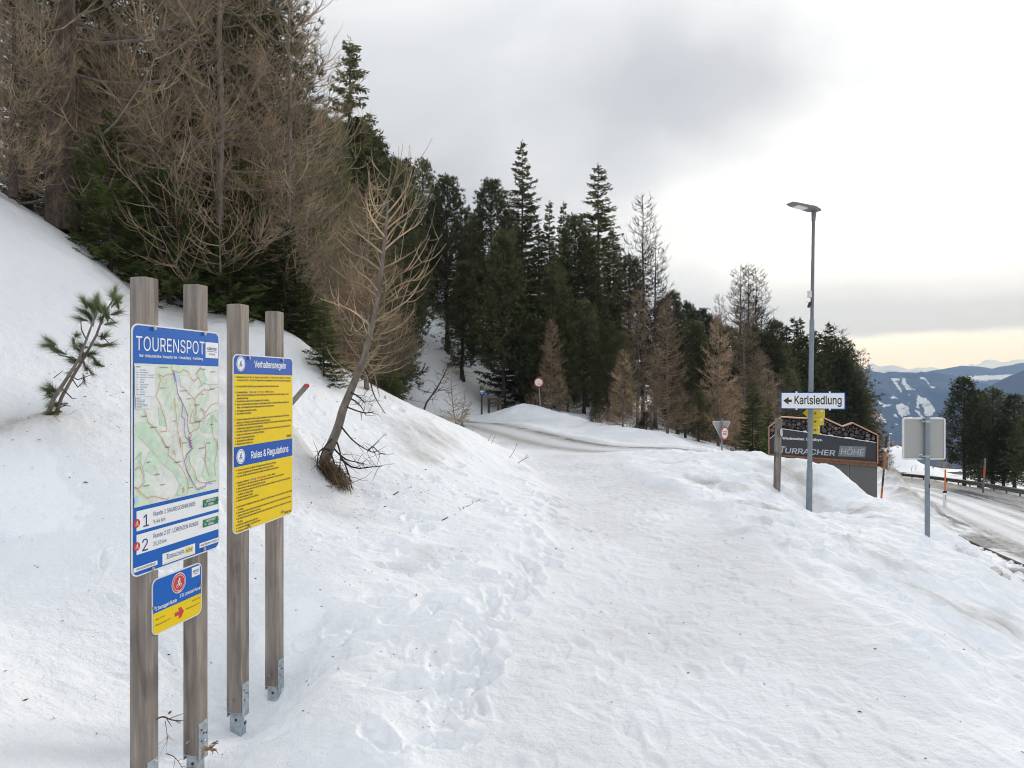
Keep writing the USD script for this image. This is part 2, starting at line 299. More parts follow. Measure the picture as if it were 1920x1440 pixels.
M["map"] = usdkit.material(stage, "/World/Looks/map_print", {
    "tc": ("texture_coordinate", {}), "n": ("noise_texture", {"scale": 14.0, "detail": 7.0, "roughness": 0.7, "distortion": 0.8}),
    "r": ("rgb_ramp", {"ramp": [(0.3, (.55, .58, .55)), (0.5, (.66, .68, .64)), (0.7, (.74, .75, .71))]}),
    "m": ("noise_texture", {"scale": 7.0, "detail": 3.0}), "mr": ("rgb_ramp", {"ramp": [(0.48, (0, 0, 0)), (0.58, (.75, .75, .75))]}),
    "mx": ("mix", {"mix_type": "multiply", "color2": (.78, .93, .76)}), "p": ("principled_bsdf", {"roughness": 0.4})},
    [("tc.object", "n.vector"), ("n.fac", "r.fac"), ("tc.object", "m.vector"), ("m.fac", "mr.fac"), ("mr.color", "mx.fac"), ("r.color", "mx.color1"), ("mx.color", "p.base_color")], surface="p.BSDF")
M["mapgreen"] = simple("map_green", (.50, .63, .50), 0.4, var=0.14, scale=25.0)
M["maplake"] = simple("map_lake", (.35, .55, .80), 0.4, var=0.05)
M["mapred"] = simple("map_red", (.58, .14, .10), 0.4, var=0.1)
M["maproad"] = simple("map_track", (.50, .42, .36), 0.4, var=0.1)
M["mappurple"] = simple("map_purple", (.26, .10, .36), 0.4, var=0.1)
M["mapline"] = simple("map_green_line", (.16, .48, .20), 0.4, var=0.1)
M["mapwhite"] = simple("map_legend_white", (.68, .71, .74), 0.4, var=0.03)
M["mapyellow"] = simple("map_yellow", (.78, .66, .18), 0.4, var=0.05)

# ------------------------------------------------------------------ ground: one sheet from the photographer's feet to beyond the last trees
def PP(*a): return PX(*a)
CTRL = [(-.34, 3.1, 0), (.9, 3.1, 0), (2, 3.1, -.02), (0, .5, 0), (3, .5, -.05), (-1.5, 1.0, -.02), (-3, 1.0, .25), (0, -6, 0), (-6, -6, 1.2), (6, -6, -.4),
        (.6, 4.65, 0), (1.6, 4.65, 0), (2.9, 4.6, -.05), (.9, 6.8, 0), (2, 6.8, 0), (3.5, 6.9, -.06), (.8, 9.8, 0), (2.2, 9.9, -.02), (.5, 13.5, 0), (1.5, 14, .0), (2.0, 18, -.05),
        (-1.6, 2.95, -.09), (-1.5, 3.35, -.1), (-1.42, 3.75, -.13), (-1.38, 4.1, -.14), (-1.0, 3.5, -.04),
        (-2.05, 2.75, .2), (-2.9, 3.9, .34), (-3.75, 5, .68), (-4.03, 5.95, 1.42), (-3.9, 5.75, 1.36), (-5.2, 7, 2.4), (-6.75, 9, 4.1), (-5.34, 9, 3.16), (-4.9, 9.6, 2.62), (-4.16, 7, 1.8),
        (-3.44, 11, 2.42), (-4.8, 11, 2.95), (-2.02, 7.6, .62), (-2.44, 7.8, .95), (-2.6, 10.5, 1.52), (-2.25, 12.4, 1.58), (-1.69, 13.4, 1.2), (-.9, 14.4, .78), (-.3, 15.5, .35),
        (-1.6, 8, .6), (-.79, 6.3, .33), (-.375, 8, .3), (-.45, 11, .38), (-1.32, 4.7, .26), (-1.07, 3.9, .0), (-.85, 4.4, .07), (-2.07, 5, .27), (-2.6, 5.2, .58), (.1, 13.5, .12),
        (-2.2, 17, .35), (-3, 21, .25), (-4.5, 26, .4), (-5.5, 18, 2.0), (-7, 14, 3.4), (-8, 22, 3.0), (-10, 9, 6.2), (-12, 14, 6.4), (-14, 5, 7), (-15, 22, 7.5),
        (2.6, 20, -.2), (.4, 26.5, -.2), (-1.8, 33, -.16), (-4.2, 38, -.1), (-9, 41, .0), (-16, 43, 1.0),
        PP(780, 600, 54), PP(830, 635, 52), PP(870, 690, 49), PP(905, 752, 47), PP(730, 580, 54), PP(930, 765, 46), (-15, 40, .8), (-12, 36, .6), (-15, 30, 4), (-9, 58, 9.4), (-8, 66, 11.5), (0, 64, 4.5), (5, 58, 1.5), (-20, 26, 8.5), (-30, 60, 19), (-60, 80, 40), (-25, 10, 13), (-40, 0, 20),
        PP(985, 768, 42), PP(1040, 790, 37), PP(1130, 806, 35), PP(1240, 818, 33.5), PP(1340, 853, 31), PP(1400, 868, 30), (4.5, 26, -.55), (7, 24, -1.1), (7, 19.5, -.8),
        PP(1400, 856, 15), PP(1320, 853, 16.5), PP(1240, 850, 17), PP(1150, 850, 17.5), PP(1480, 872, 14.6), PP(1458, 915, 12.6), PP(1517, 943, 12.6), PP(1560, 892, 14.3), PP(1600, 915, 13.9), PP(1640, 938, 13.5), PP(1690, 955, 12),
        PP(1738, 1001, 10), PP(1700, 1050, 8.3), PP(1600, 1000, 9.2), PP(1800, 1028, 9.4), PP(1868, 1078, 8.4), PP(1920, 1130, 7.7), PP(1920, 1250, 5.6), PP(1800, 1150, 6.3), PP(1900, 1400, 3.6), PP(1350, 900, 12.3),
        (8.3, 15.8, -1.5), (9.2, 12.5, -1.9), (8.6, 9.6, -1.9), (8.6, 6, -1.9), (10, 20, -2.5), (13, 27.5, -2.95), (10, 29, -2.6), (12, 33, -2.2), (17, 33, -3.6), (9.5, 0, -1.8),
        (12, 45, -2), (10, 62, -.5), (18, 60, -3.2), (25, 70, -4.2), (24, 50, -5), (33, 78, -6.5), (40, 90, -9), (30, 95, -3), (20, 95, 1), (15, 120, 6), (0, 95, 12), (-20, 95, 20), (45, 100, -10), (35, 125, 0),
        PP(1612, 790, 118), PP(1650, 835, 122), PP(1685, 836, 128), PP(1720, 862, 124), (52, 140, -4), (75, 140, -16), (95, 125, -18), (110, 160, -34),
        (14, 12, -2.95), (20, 18, -3.6), (30, 36, -5.5), (40, 60, -8), (55, 55, -10), (75, 75, -17), (50.7, 72, -9.3), (50, 66, -8.7), (47.5, 60, -7.9), (53, 79, -10.2), (60, 85, -12), (80, 112, -13.3), (60, 30, -14), (35, 10, -7), (100, 60, -30), (60, -20, -16),
        (-100, 150, 60), (0, 200, 28), (50, 200, 5), (120, 220, -55), (200, 120, -75), (200, 0, -80), (-200, 0, 80), (-150, -150, 60), (0, -150, 0), (150, -150, -50), (0, 500, 60), (200, 500, -160), (450, 300, -230), (450, 0, -220), (-450, 300, 160), (-450, -200, 160), (0, -500, 20), (400, -350, -160)]
CTRL = np.array([tuple(c) for c in CTRL], float)

def _phi(r2): return 0.5 * r2 * np.log(np.maximum(r2, 1e-12))
def _warp(xy):                      # distances are judged on a log-radius scale so that near points govern near ground only
    r = np.hypot(xy[:, 0], xy[:, 1]); k = np.log1p(r / 4.0) / np.maximum(r, 1e-9) * 4.0
    return xy * k[:, None]
def tps_fit(xy, z, lam):
    q = _warp(xy); n = len(q)
    d2 = ((q[:, None] - q[None]) ** 2).sum(-1)
    A = np.zeros((n + 3, n + 3)); A[:n, :n] = _phi(d2) + lam * np.eye(n); A[:n, n] = 1; A[:n, n + 1:] = q; A[n:, :n] = A[:n, n:].T
    return q, np.linalg.solve(A, np.concatenate([z, np.zeros(3)]))
def tps_eval(model, xy):
    q, w = model; out = np.empty(len(xy)); n = len(q)
    for a in range(0, len(xy), 40000):
        p = _warp(xy[a:a + 40000]); d2 = (p ** 2).sum(1)[:, None] + (q ** 2).sum(1)[None] - 2 * p @ q.T
        out[a:a + 40000] = _phi(np.maximum(d2, 1e-12)) @ w[:n] + w[n] + p @ w[n + 1:]
    return out
TPS = tps_fit(CTRL[:, :2], CTRL[:, 2], 0.004)

def polyline(pts, n=200):
    pts = np.array(pts, float)
    for _ in range(3):             # Chaikin
        a = pts[:-1] * .75 + pts[1:] * .25; b = pts[:-1] * .25 + pts[1:] * .75
        pts = np.vstack([pts[:1], np.stack([a, b], 1).reshape(-1, pts.shape[1]), pts[-1:]])
    s = np.concatenate([[0], np.cumsum(np.linalg.norm(np.diff(pts[:, :2], axis=0), axis=1))])
    t = np.linspace(0, s[-1], n)
    return np.stack([np.interp(t, s, pts[:, k]) for k in range(pts.shape[1])], 1), t
MAIN, MAIN_S = polyline([(-2, -24), (5, -9), (10.6, 2), (19.2, 20.3), (27.6, 38.3), (35.8, 56.3), (41.5, 71), (45.0, 84), (46.6, 94), (50, 103), (60, 109.5), (76, 112), (95, 108)], 400)
SIDE, SIDE_S = polyline([(15, 14.5), (12, 16.6), (7, 18.8), (2.66, 20.3), (.4, 26.5), (-1.8, 33), (-4.2, 38), (-9, 41), (-16, 42), (-24, 40)], 300)
WALK, WALK_S = polyline([(.9, -6), (.9, 0), (.95, 3.1), (1.15, 4.65), (1.5, 6.8), (1.75, 9.8), (1.5, 13.5), (1.4, 16), (1.6, 19.5)], 200)
def main_level(xy): return -1.75 - .1 * xy[:, 1]
def along(line, s, xy):
    """Signed distance (right positive) and arc length of points to a polyline."""
    d, i = cKDTree(line[:, :2]).query(xy)
    i = np.clip(i, 1, len(line) - 2); t = line[i + 1, :2] - line[i - 1, :2]; t /= np.linalg.norm(t, axis=1, keepdims=True)
    v = xy - line[i, :2]
    return v[:, 0] * t[:, 1] - v[:, 1] * t[:, 0], s[i], d

def base_height(xy):
    xy = np.asarray(xy, float).reshape(-1, 2)
    z = tps_eval(TPS, xy)
    sd, ss, d = along(SIDE, SIDE_S, xy)
    xs = SIDE[np.clip((ss / SIDE_S[-1] * 299).astype(int), 0, 299)]
    lev = tps_eval(TPS, SIDE[::6, :2]); lev = np.interp(ss, SIDE_S[::6], np.minimum(lev, -.06))
    k = 1 - smoothstep(1.9, 3.0, d)
    z = z * (1 - k) + lev * k
    md, ms, d = along(MAIN, MAIN_S, xy)
    k = 1 - smoothstep(3.9, 6.2, d); k = np.where((md > 0) & (xy[:, 1] < 100), 1 - smoothstep(5.2, 8.5, d), k)
    k = np.where(xy[:, 1] > 86, np.maximum(k, 1 - smoothstep(4.2, 14, d)), k)
    k *= smoothstep(-2, 4, xy[:, 1])
    ml = -1.75 - .1 * MAIN[np.clip((ms / MAIN_S[-1] * 399).round().astype(int), 0, 399), 1]
    z = z * (1 - k) + ml * k
    return z
def ground(x, y): return float(base_height([(x, y)])[0])

th_f = np.radians(np.linspace(-40, 40, 700)); th_b = np.radians(np.linspace(40, 320, 70)[1:-1])
TH = np.concatenate([th_f, th_b])
RR = np.concatenate([np.geomspace(.35, 2.4, 14)[:-1], np.geomspace(2.4, 24, 590)[:-1], np.geomspace(24, 135, 215)[:-1], np.geomspace(135, 650, 40)])
na, nr = len(TH), len(RR)
XY = np.stack([RR[:, None] * np.sin(TH)[None], RR[:, None] * np.cos(TH)[None]], -1).reshape(-1, 2)
R_ = np.hypot(XY[:, 0], XY[:, 1])
front = np.tile(np.arange(na) < len(th_f), nr)
Z = base_height(XY)
md, ms, mdist = along(MAIN, MAIN_S, XY); sd, ss, sdist = along(SIDE, SIDE_S, XY); wd, ws, wdist = along(WALK, WALK_S, XY)
P3 = np.column_stack([XY, np.zeros(len(XY))])
def nz(scale, seed, oct=3, stretch=(1, 1), where=None):
    p = P3 * [stretch[0] / scale, stretch[1] / scale, 0] + seed * 7.31
    if where is None: return meshkit.fbm(p, oct, seed) - .5
    out = np.zeros(len(p)); out[where] = meshkit.fbm(p[where], oct, seed) - .5; return out
near = front & (R_ < 26)
pw = np.interp(XY[:, 1], [0, 3, 5, 9, 13, 16, 19], [1.35, 1.35, 1.3, 1.15, 1.0, 1.2, 1.3])
wob = nz(1.2, 3, 3, where=front & (R_ < 60)) * .9
WALKM = (1 - smoothstep(.75, 1.25, (wdist + wob) / pw)) * (XY[:, 1] < 19)
MAINM = (1 - smoothstep(3.2, 3.7, mdist + .5 * wob)) * (XY[:, 1] > 2)
SIDEM = (1 - smoothstep(1.45, 1.9, sdist + .4 * wob))
ROADS = np.clip(MAINM + SIDEM, 0, 1)
calm = 1 - np.clip(WALKM + ROADS, 0, 1)
fade = 1 - smoothstep(60, 130, R_)
n_hand = nz(.28, 17, 3, where=near)
n_big = nz(2.2, 11, 3, where=front & (R_ < 135)); n_mid = nz(.55, 12, 3, where=front & (R_ < 60)); n_small = nz(.13, 13, 3, where=near); n_fine = nz(.05, 14, 2, where=front & (R_ < 14))
Z += calm * fade * (.22 * n_big + .065 * n_mid)
# plough-thrown, trampled bank right of the path: lumps and hollows
bank = smoothstep(2.3, 3.6, XY[:, 0]) * (1 - smoothstep(18, 21, XY[:, 1])) * smoothstep(2, 4, XY[:, 1]) * (1 - MAINM)
lump = nz(.75, 21, 4, where=near)
Z += bank * calm * (.42 * nz(1.6, 24, 3, where=near) + .26 * lump + .06 * n_hand + .035 * n_small - .05 * np.abs(nz(1.1, 22, 2, where=near)))
Z += calm * (.020 * n_small + .034 * n_hand + .012 * n_fine)
trod = np.clip(.55 + 2.2 * nz(1.3, 18, 2, where=near), .15, 1.2)
Z += WALKM * trod * (.028 * n_small + .010 * nz(.35, 15, 3, (1.0, 1.9), near) + .010 * n_fine)
Z -= WALKM * .03
Z += SIDEM * .03 * n_mid
edge = np.exp(-.5 * ((wdist + .5 * wob - 1.22 * pw) / .22) ** 2) * (XY[:, 1] > 1.5) * (XY[:, 1] < 15) * near
Z += edge * (.05 + .10 * n_mid)
Z += calm * smoothstep(22, 30, R_) * (1 - smoothstep(50, 60, R_)) * .16 * n_mid
# ploughed mounds: beside the side road, and the dirty windrow along the main road
def bump_at(x, y, sx, sy, h, rot=0.0):
    c, s = math.cos(rot), math.sin(rot); u = (XY[:, 0] - x) * c + (XY[:, 1] - y) * s; v = -(XY[:, 0] - x) * s + (XY[:, 1] - y) * c
    return h * np.exp(-.5 * ((u / sx) ** 2 + (v / sy) ** 2))
far_l = nz(1.4, 31, 4, where=front & (R_ > 10) & (R_ < 135))
for x, y, sx, sy, h, rot in [(.7, 38.9, 1.6, 1.0, .60, -.5), (3.0, 36.5, 2.0, .9, .35, -.7), (5.5, 32.5, 2.4, .9, .32, -.6), (8.5, 29.5, 1.8, .9, .25, -.4), (4.7, 15.0, .9, .6, .10, 0), (3.0, 16.6, 1.2, .5, .12, -.1), (6.6, 14.3, .55, .4, .16, -.3)]:
    Z += bump_at(x, y, sx, sy, h, rot) * (1 + .9 * far_l) * (1 - SIDEM)
WIND = np.exp(-.5 * ((md + 4.9) / .85) ** 2) * smoothstep(24, 34, XY[:, 1]) * (1 - smoothstep(86, 96, XY[:, 1]))
far_s = nz(.6, 33, 3, where=front & (R_ > 20) & (R_ < 110))
Z += WIND * (1.25 + 2.4 * far_l + 1.3 * far_s) * np.interp(XY[:, 1], [26, 36, 50, 90], [.5, .8, 1.15, 1.1])
WIND2 = np.exp(-.5 * ((md - 3.95) / .45) ** 2) * smoothstep(14, 22, XY[:, 1]) * (1 - smoothstep(90, 98, XY[:, 1]))
Z += WIND2 * (.42 + .5 * far_l)
# footprints
rng = np.random.default_rng(5)
ni = np.nonzero(near & (R_ < 22))[0]; tree2 = cKDTree(XY[ni])
def foot(x, y, ang, depth, size=1.0, rim=.35):
    idx = ni[tree2.query_ball_point((x, y), .34 * size)]
    if not len(idx): return
    c, s = math.cos(ang), math.sin(ang); u = (XY[idx, 0] - x) * c + (XY[idx, 1] - y) * s; v = -(XY[idx, 0] - x) * s + (XY[idx, 1] - y) * c
    q = np.sqrt((u / (.145 * size)) ** 2 + (v / (.055 * size * (1 + .25 * np.tanh(u / .08)))) ** 2)
    Z[idx] += -depth * (1 - smoothstep(.78, 1.08, q)) + depth * rim * np.exp(-.5 * ((q - 1.35) / .22) ** 2)
for _ in range(460):               # on the trodden path, soles lengthwise
    y = 2.2 + 13 * rng.random() ** 1.3; i = np.argmin(np.abs(WALK[:, 1] - y)); x = WALK[i, 0] + rng.normal(0, .75)
    foot(x, y, math.pi / 2 + rng.normal(0, .3), rng.uniform(.004, .010), rng.uniform(.75, 1.0), .25)
for _ in range(150):               # right of the path, softer snow
    y = rng.uniform(2.6, 12); x = np.interp(y, [2, 10], [2.6, 3.0]) + abs(rng.normal(0, .9)); foot(x, y, math.pi / 2 + rng.normal(-.25, .5), rng.uniform(.01, .03), rng.uniform(.9, 1.25))
for _ in range(85):                # left edge, where people stepped off
    y = rng.uniform(3.0, 11); x = np.interp(y, [3, 5, 7, 10], [-.35, .05, .5, .7]) - abs(rng.normal(0, .22)); foot(x, y, math.pi / 2 + rng.normal(-.2, .5), rng.uniform(.015, .035), rng.uniform(.9, 1.3))
for px, py, Y in [(770, 980, 7.0), (800, 985, 6.9), (705, 1050, 5.9), (760, 1065, 5.6), (840, 1170, 4.75), (880, 1190, 4.6), (690, 1160, 4.85), (640, 1210, 4.5), (560, 1260, 4.2), (610, 1275, 4.1), (890, 1270, 4.1), (870, 1310, 3.95), (720, 1340, 3.85), (640, 1230, 4.4), (760, 1180, 4.7), (820, 1140, 4.9),
                  (845, 905, 9.6), (860, 895, 10), (800, 930, 8.8), (700, 850, 10.4), (745, 800, 11.6), (680, 790, 11), (770, 830, 11), (650, 770, 11), (910, 925, 9.1), (880, 945, 8.4)]:
    x = (px - 960) / 1280 * Y
    for k in range(2): foot(x + rng.normal(0, .07), Y + rng.normal(0, .08), rng.uniform(.2, 1.4), rng.uniform(.025, .055), rng.uniform(1.0, 1.4), .2)
for _ in range(120):               # small crumbling holes on the slope
    y = rng.uniform(3.2, 13); x = rng.uniform(-3.6, -.2) * min(1, y / 6); foot(x, y, rng.uniform(0, 3), rng.uniform(.006, .022), rng.uniform(.4, .9), .3)
# two narrow wheel ruts at the right of the path
for off in (1.55, 1.95):
    rut = np.exp(-.5 * ((wd - off - .25 * np.sin(XY[:, 1] * .7)) / .05) ** 2) * (1 - smoothstep(7, 9, XY[:, 1])) * near
    Z -= .022 * rut
# melt hollows round posts and stems
for x, y, s, h in [(-1.55, 2.98, .16, .07), (-1.46, 3.30, .15, .06), (-1.42, 3.74, .15, .10), (-1.37, 4.12, .16, .10), (-4.3, 5.85, .18, .08), (-1.75, 7.35, .2, .05), (5.5, 12.55, .16, .05), (6.08, 10, .14, .04), (5.03, 12.6, .15, .04)]:
    Z -= bump_at(x, y, s, s, h)
for x, y, s, h in [(-3.98, 5.72, .20, .07), (-1.15, 3.75, .3, .07), (-1.08, 3.2, .35, .06), (-1.22, 4.25, .3, .05), (-1.90, 7.32, .22, .10), (-2.45, 7.5, .22, .22), (-2.75, 7.6, .3, .25)]:
    Z += bump_at(x, y, s, s, h)

# dirt and wet asphalt as plain per-point wear
dirt = np.zeros(len(Z)); wet = np.zeros(len(Z))
dirt += WALKM * (.15 + .16 * np.clip(nz(.9, 41, 4, where=near) * 3, -1, 1))
dirt += SIDEM * .14
wet += SIDEM * .10
trk = np.minimum(np.abs(sd - .85), np.abs(sd + .85))
dirt += SIDEM * .55 * np.exp(-.5 * (trk / .28) ** 2) * smoothstep(2, 12, ss)
wet += SIDEM * .5 * np.exp(-.5 * (np.abs(sd - .95) / .14) ** 2) * (nz(.9, 44, 2, where=front & (R_ < 60)) > -.02)
strk = nz(1.0, 42, 4, where=front & (R_ < 135))
sn = meshkit.fbm(np.column_stack([md * 2.6, ms * .05, np.zeros(len(md))]), 4, 43) - .5
lane = np.exp(-.5 * ((md - 2.3) / .75) ** 2) + .55 * np.exp(-.5 * ((md - .4) / .3) ** 2) + .5 * np.exp(-.5 * ((md + 2.9) / .5) ** 2) + .35 * np.exp(-.5 * ((md + 1.2) / .35) ** 2)
wet += MAINM * np.clip(lane * (.80 + 2.2 * sn) * np.interp(XY[:, 1], [8, 14, 60, 90], [1.6, 1.5, 1.2, .4]), 0, 1)
wet += (np.exp(-.5 * ((md + 3.9) / .6) ** 2) * smoothstep(-.1, .15, strk) * .8) * (XY[:, 1] < 34) * (XY[:, 1] > 2)
wet += np.exp(-.5 * ((md - 5.0) / .7) ** 2) * .55 * (XY[:, 1] > 14) * (XY[:, 1] < 97)
dirt += MAINM * .07
dirt += WIND * np.clip(.25 + 3.0 * far_l + 2.0 * far_s, 0, 1) + WIND2 * .75 + np.exp(-.5 * ((md - 5.2) / 1.0) ** 2) * .75 * (XY[:, 1] > 14) * (XY[:, 1] < 95)
dirt += np.exp(-.5 * ((md + 4.4) / 1.0) ** 2) * .35 * np.clip(.3 + 2.5 * strk, 0, 1) * (XY[:, 1] < 40)
dpatch = np.clip((nz(.8, 45, 4, where=near) - .14) * 7, 0, 1)
dirt += bank * dpatch * .5 + calm * near * np.clip((nz(1.0, 46, 4, where=near) - .11) * 6, 0, 1) * .5
def dirt_at(x, y, s, a): 
    global dirt
    dirt = dirt + bump_at(x, y, s, s * .7, a) * (.6 + 1.4 * np.clip(lump + .3, 0, 1))
for x, y, s, a in [(-4.1, 5.8, .3, .45), (-2.1, 7.2, .3, .25), (-2.4, 7.5, .3, .3), (-1.8, 6.8, .3, .25), (5.45, 13.9, .25, .5), (5.75, 13.5, .2, .6), (5.8, 12.4, .2, .4), (6.2, 11.6, .25, .35)]: dirt_at(x, y, s, a)
dirt = np.clip(dirt, 0, 1); wet = np.clip(wet, 0, 1)

V = np.column_stack([XY, Z]); V = np.vstack([V, [0, 0, 0]])
dirt = np.append(dirt, 0); wet = np.append(wet, 0)
i = np.arange(nr - 1)[:, None] * na; j = np.arange(na)[None]; j2 = (j + 1) % na
F = np.stack([i + j, i + na + j, i + na + j2, i + j2], -1).reshape(-1, 4)
F = np.vstack([F[:, [0, 2, 1]], F[:, [0, 3, 2]], np.column_stack([np.full(na, len(V) - 1), (np.arange(na) + 1) % na, np.arange(na)])])
def vnormals(V, F):
    n = np.zeros_like(V); fn = np.cross(V[F[:, 1]] - V[F[:, 0]], V[F[:, 2]] - V[F[:, 0]])
    for k in range(3):
        for c in range(3): n[:, c] += np.bincount(F[:, k], fn[:, c], len(V))
    return n / np.maximum(np.linalg.norm(n, axis=1, keepdims=True), 1e-12)
VN = vnormals(V, F)
if VN[:, 2].mean() < 0: F = F[:, [0, 2, 1]]; VN = -VN
def sheet(name, faces, mat, V=V, VN=VN, attrs=None, **kw):
    u, inv = np.unique(faces, return_inverse=True); f = inv.reshape(-1, 3)
    m = UsdGeom.Mesh.Define(stage, numbered("/World", name))
    m.CreatePointsAttr(Vt.Vec3fArray.FromNumpy(V[u].astype(np.float32))); m.CreateFaceVertexCountsAttr(Vt.IntArray.FromNumpy(np.full(len(f), 3, np.int32)))
    m.CreateFaceVertexIndicesAttr(Vt.IntArray.FromNumpy(f.astype(np.int32).ravel())); m.CreateSubdivisionSchemeAttr("none")
    m.CreateNormalsAttr(Vt.Vec3fArray.FromNumpy(VN[u].astype(np.float32))); m.SetNormalsInterpolation("vertex")
    for k, a in (attrs or {}).items():
        UsdGeom.PrimvarsAPI(m).CreatePrimvar(k, Sdf.ValueTypeNames.FloatArray, "vertex").Set(Vt.FloatArray.FromNumpy(a[u].astype(np.float32)))
    UsdShade.MaterialBindingAPI.Apply(m.GetPrim()).Bind(mat)
    return tag(m.GetPrim(), **kw)
fm = lambda a: np.append(a, 0)[F].mean(1)
is_main, is_side, is_walk = fm(MAINM) > .5, fm(SIDEM) > .5, fm(WALKM) > .5
is_side &= ~is_main; is_walk &= ~(is_main | is_side)
AT = {"dirt": dirt, "wet": wet}
sheet("snow_ground", F[~(is_main | is_side | is_walk)], M["snow"], attrs=AT, kind="structure")
sheet("main_road", F[is_main], M["path"], attrs=AT, kind="structure")
sheet("side_road", F[is_side], M["path"], attrs=AT, kind="structure")
sheet("path", F[is_walk], M["path"], attrs=AT, kind="structure")
_zt = cKDTree(XY[R_ < 30]); _zz = Z[R_ < 30]
def snow_z(x, y):
    if math.hypot(x, y) < 28: return float(_zz[_zt.query((x, y))[1]])
    return ground(x, y)
def hit(px, py, y0=2.0, y1=60.0):
    """Where the line of sight through a pixel of the photograph meets the ground (used to find where things stand)."""
    ys = np.geomspace(y0, y1, 500); q = np.array([PX(px, py, y) for y in ys]); h = base_height(q[:, :2]); k = np.nonzero(q[:, 2] < h)[0]
    return q[k[0]] if len(k) else q[-1]

# ------------------------------------------------------------------ far mountains
def ridge(name, sil, Yd, zb, depth, rough, seed, mat, nx, ny, snowf, polys=(), label=None):
    sx = np.array([s[0] for s in sil], float); sy = np.array([s[1] for s in sil], float)
    xr = np.linspace((sx[0] - 960) / 1280, (sx[-1] - 960) / 1280, nx)
    zr = EYE + (720 - np.interp(xr * 1280 + 960, sx, sy)) / 1280 * Yd
    t = np.concatenate([np.linspace(0, 1, ny), [1.12, 1.4]])
    Y = Yd * (1 - depth * (1 - t[:, None])) * np.ones(nx); X = (xr * Yd)[None] * np.ones((len(t), 1))
    tt = np.minimum(t, 1)[:, None]
    zz = zb + (zr[None] - zb) * (tt ** .9) - np.maximum(t[:, None] - 1, 0) * (zr[None] - zb) * 1.6
    p = np.stack([X / 900, Y / 900, np.zeros_like(X)], -1)
    g = (meshkit.fbm(p, 5, seed) - .5); g2 = np.abs(meshkit.fbm(p * [2.3, .6, 1], 4, seed + 3) - .5)
    zz = zz + rough * (g - 1.3 * g2 + .28 * (1 - tt) - .12 * tt) * (np.sin(np.pi * np.clip(tt, 0, 1)) ** .7) * np.clip((1.02 - tt) * 4, .04, 1) + rough * .05 * (meshkit.fbm(p * 14, 3, seed + 5) - .5)
    v = np.stack([X, Y, zz], -1).reshape(-1, 3)
    i = np.arange(len(t) - 1)[:, None] * nx; j = np.arange(nx - 1)[None]
    f = np.stack([i + j, i + j + 1, i + nx + j + 1, i + nx + j], -1).reshape(-1, 4); f = np.vstack([f[:, [0, 1, 2]], f[:, [0, 2, 3]]])
    img = np.column_stack([v[:, 0] / v[:, 1] * 1280 + 960, 720 - (v[:, 2] - EYE) / v[:, 1] * 1280])
    sn = snowf(img, np.broadcast_to(t[:, None], X.shape).reshape(-1), v)
    for poly in polys:
        pg = Polygon([(1600 + a / 6, 640 + b / 6) for a, b in poly]).buffer(0).buffer(.6)
        sn = np.maximum(sn, contains_xy(pg, img[:, 0], img[:, 1]) * .61)
    return sheet(name, f, mat, V=v, VN=vnormals(v, f), attrs={"snow": sn}, kind="structure")
M["forest_a"] = mountain_mat("mountain_forest", (.008, .014, .018), (.05, .06, .055), .012)
M["forest_b"] = mountain_mat("mountain_forest_bare", (.035, .035, .036), (.075, .068, .064), .03)
M["alp"] = mountain_mat("mountain_snowfields", (.02, .028, .034), (.06, .065, .07), .008)
CLEAR = [[(420, 415), (515, 415), (520, 440), (470, 445), (520, 500), (550, 560), (540, 590), (500, 530), (450, 455)], [(550, 410), (580, 420), (600, 470), (640, 510), (705, 545), (600, 550), (560, 490), (545, 475)],
         [(745, 395), (790, 400), (840, 450), (880, 505), (930, 520), (880, 528), (835, 475), (800, 430), (750, 418)], [(720, 595), (760, 620), (830, 650), (880, 710), (930, 790), (880, 835), (800, 825), (800, 770), (760, 700), (735, 690), (740, 760), (705, 740), (715, 660)],
         [(480, 710), (560, 700), (620, 740), (640, 820), (550, 850), (500, 790)], [(265, 660), (290, 665), (340, 710), (440, 712), (350, 742), (300, 705)], [(220, 815), (310, 815), (360, 880), (380, 930), (320, 900), (240, 912)],
         [(690, 765), (740, 790), (790, 850), (760, 862), (690, 790)], [(395, 630), (450, 610), (505, 640), (440, 648)], [(435, 820), (490, 820), (500, 862), (460, 850)], [(585, 855), (660, 852), (670, 872), (590, 872)], [(920, 335), (1000, 330), (1000, 342), (925, 340)], [(460, 925), (510, 930), (490, 945)], [(610, 600), (640, 600), (630, 615)], [(610, 690), (630, 690), (625, 705)]]
ridge("mountain", [(1300, 700), (1500, 694), (1600, 690), (1640, 694), (1700, 696), (1750, 697), (1790, 706), (1830, 716), (1870, 724), (1920, 736), (2000, 760), (2300, 800)], 5000, -900, .45, 480, 3, M["forest_a"], 420, 200,
      lambda im, t, v: .15 + .52 * smoothstep(.972, .992, t) * (im[:, 0] < 1725) * (im[:, 0] > 1636) + .12 * smoothstep(830, 880, im[:, 1]), CLEAR)
ridge("mountain", [(1300, 700), (1560, 692), (1620, 690), (1634, 681), (1640, 682), (1650, 687), (1672, 684), (1690, 688), (1712, 696), (1800, 706), (2000, 720)], 7000, -800, .3, 200, 9, M["alp"], 160, 60, lambda im, t, v: .30 + .55 * smoothstep(.55, .75, t))
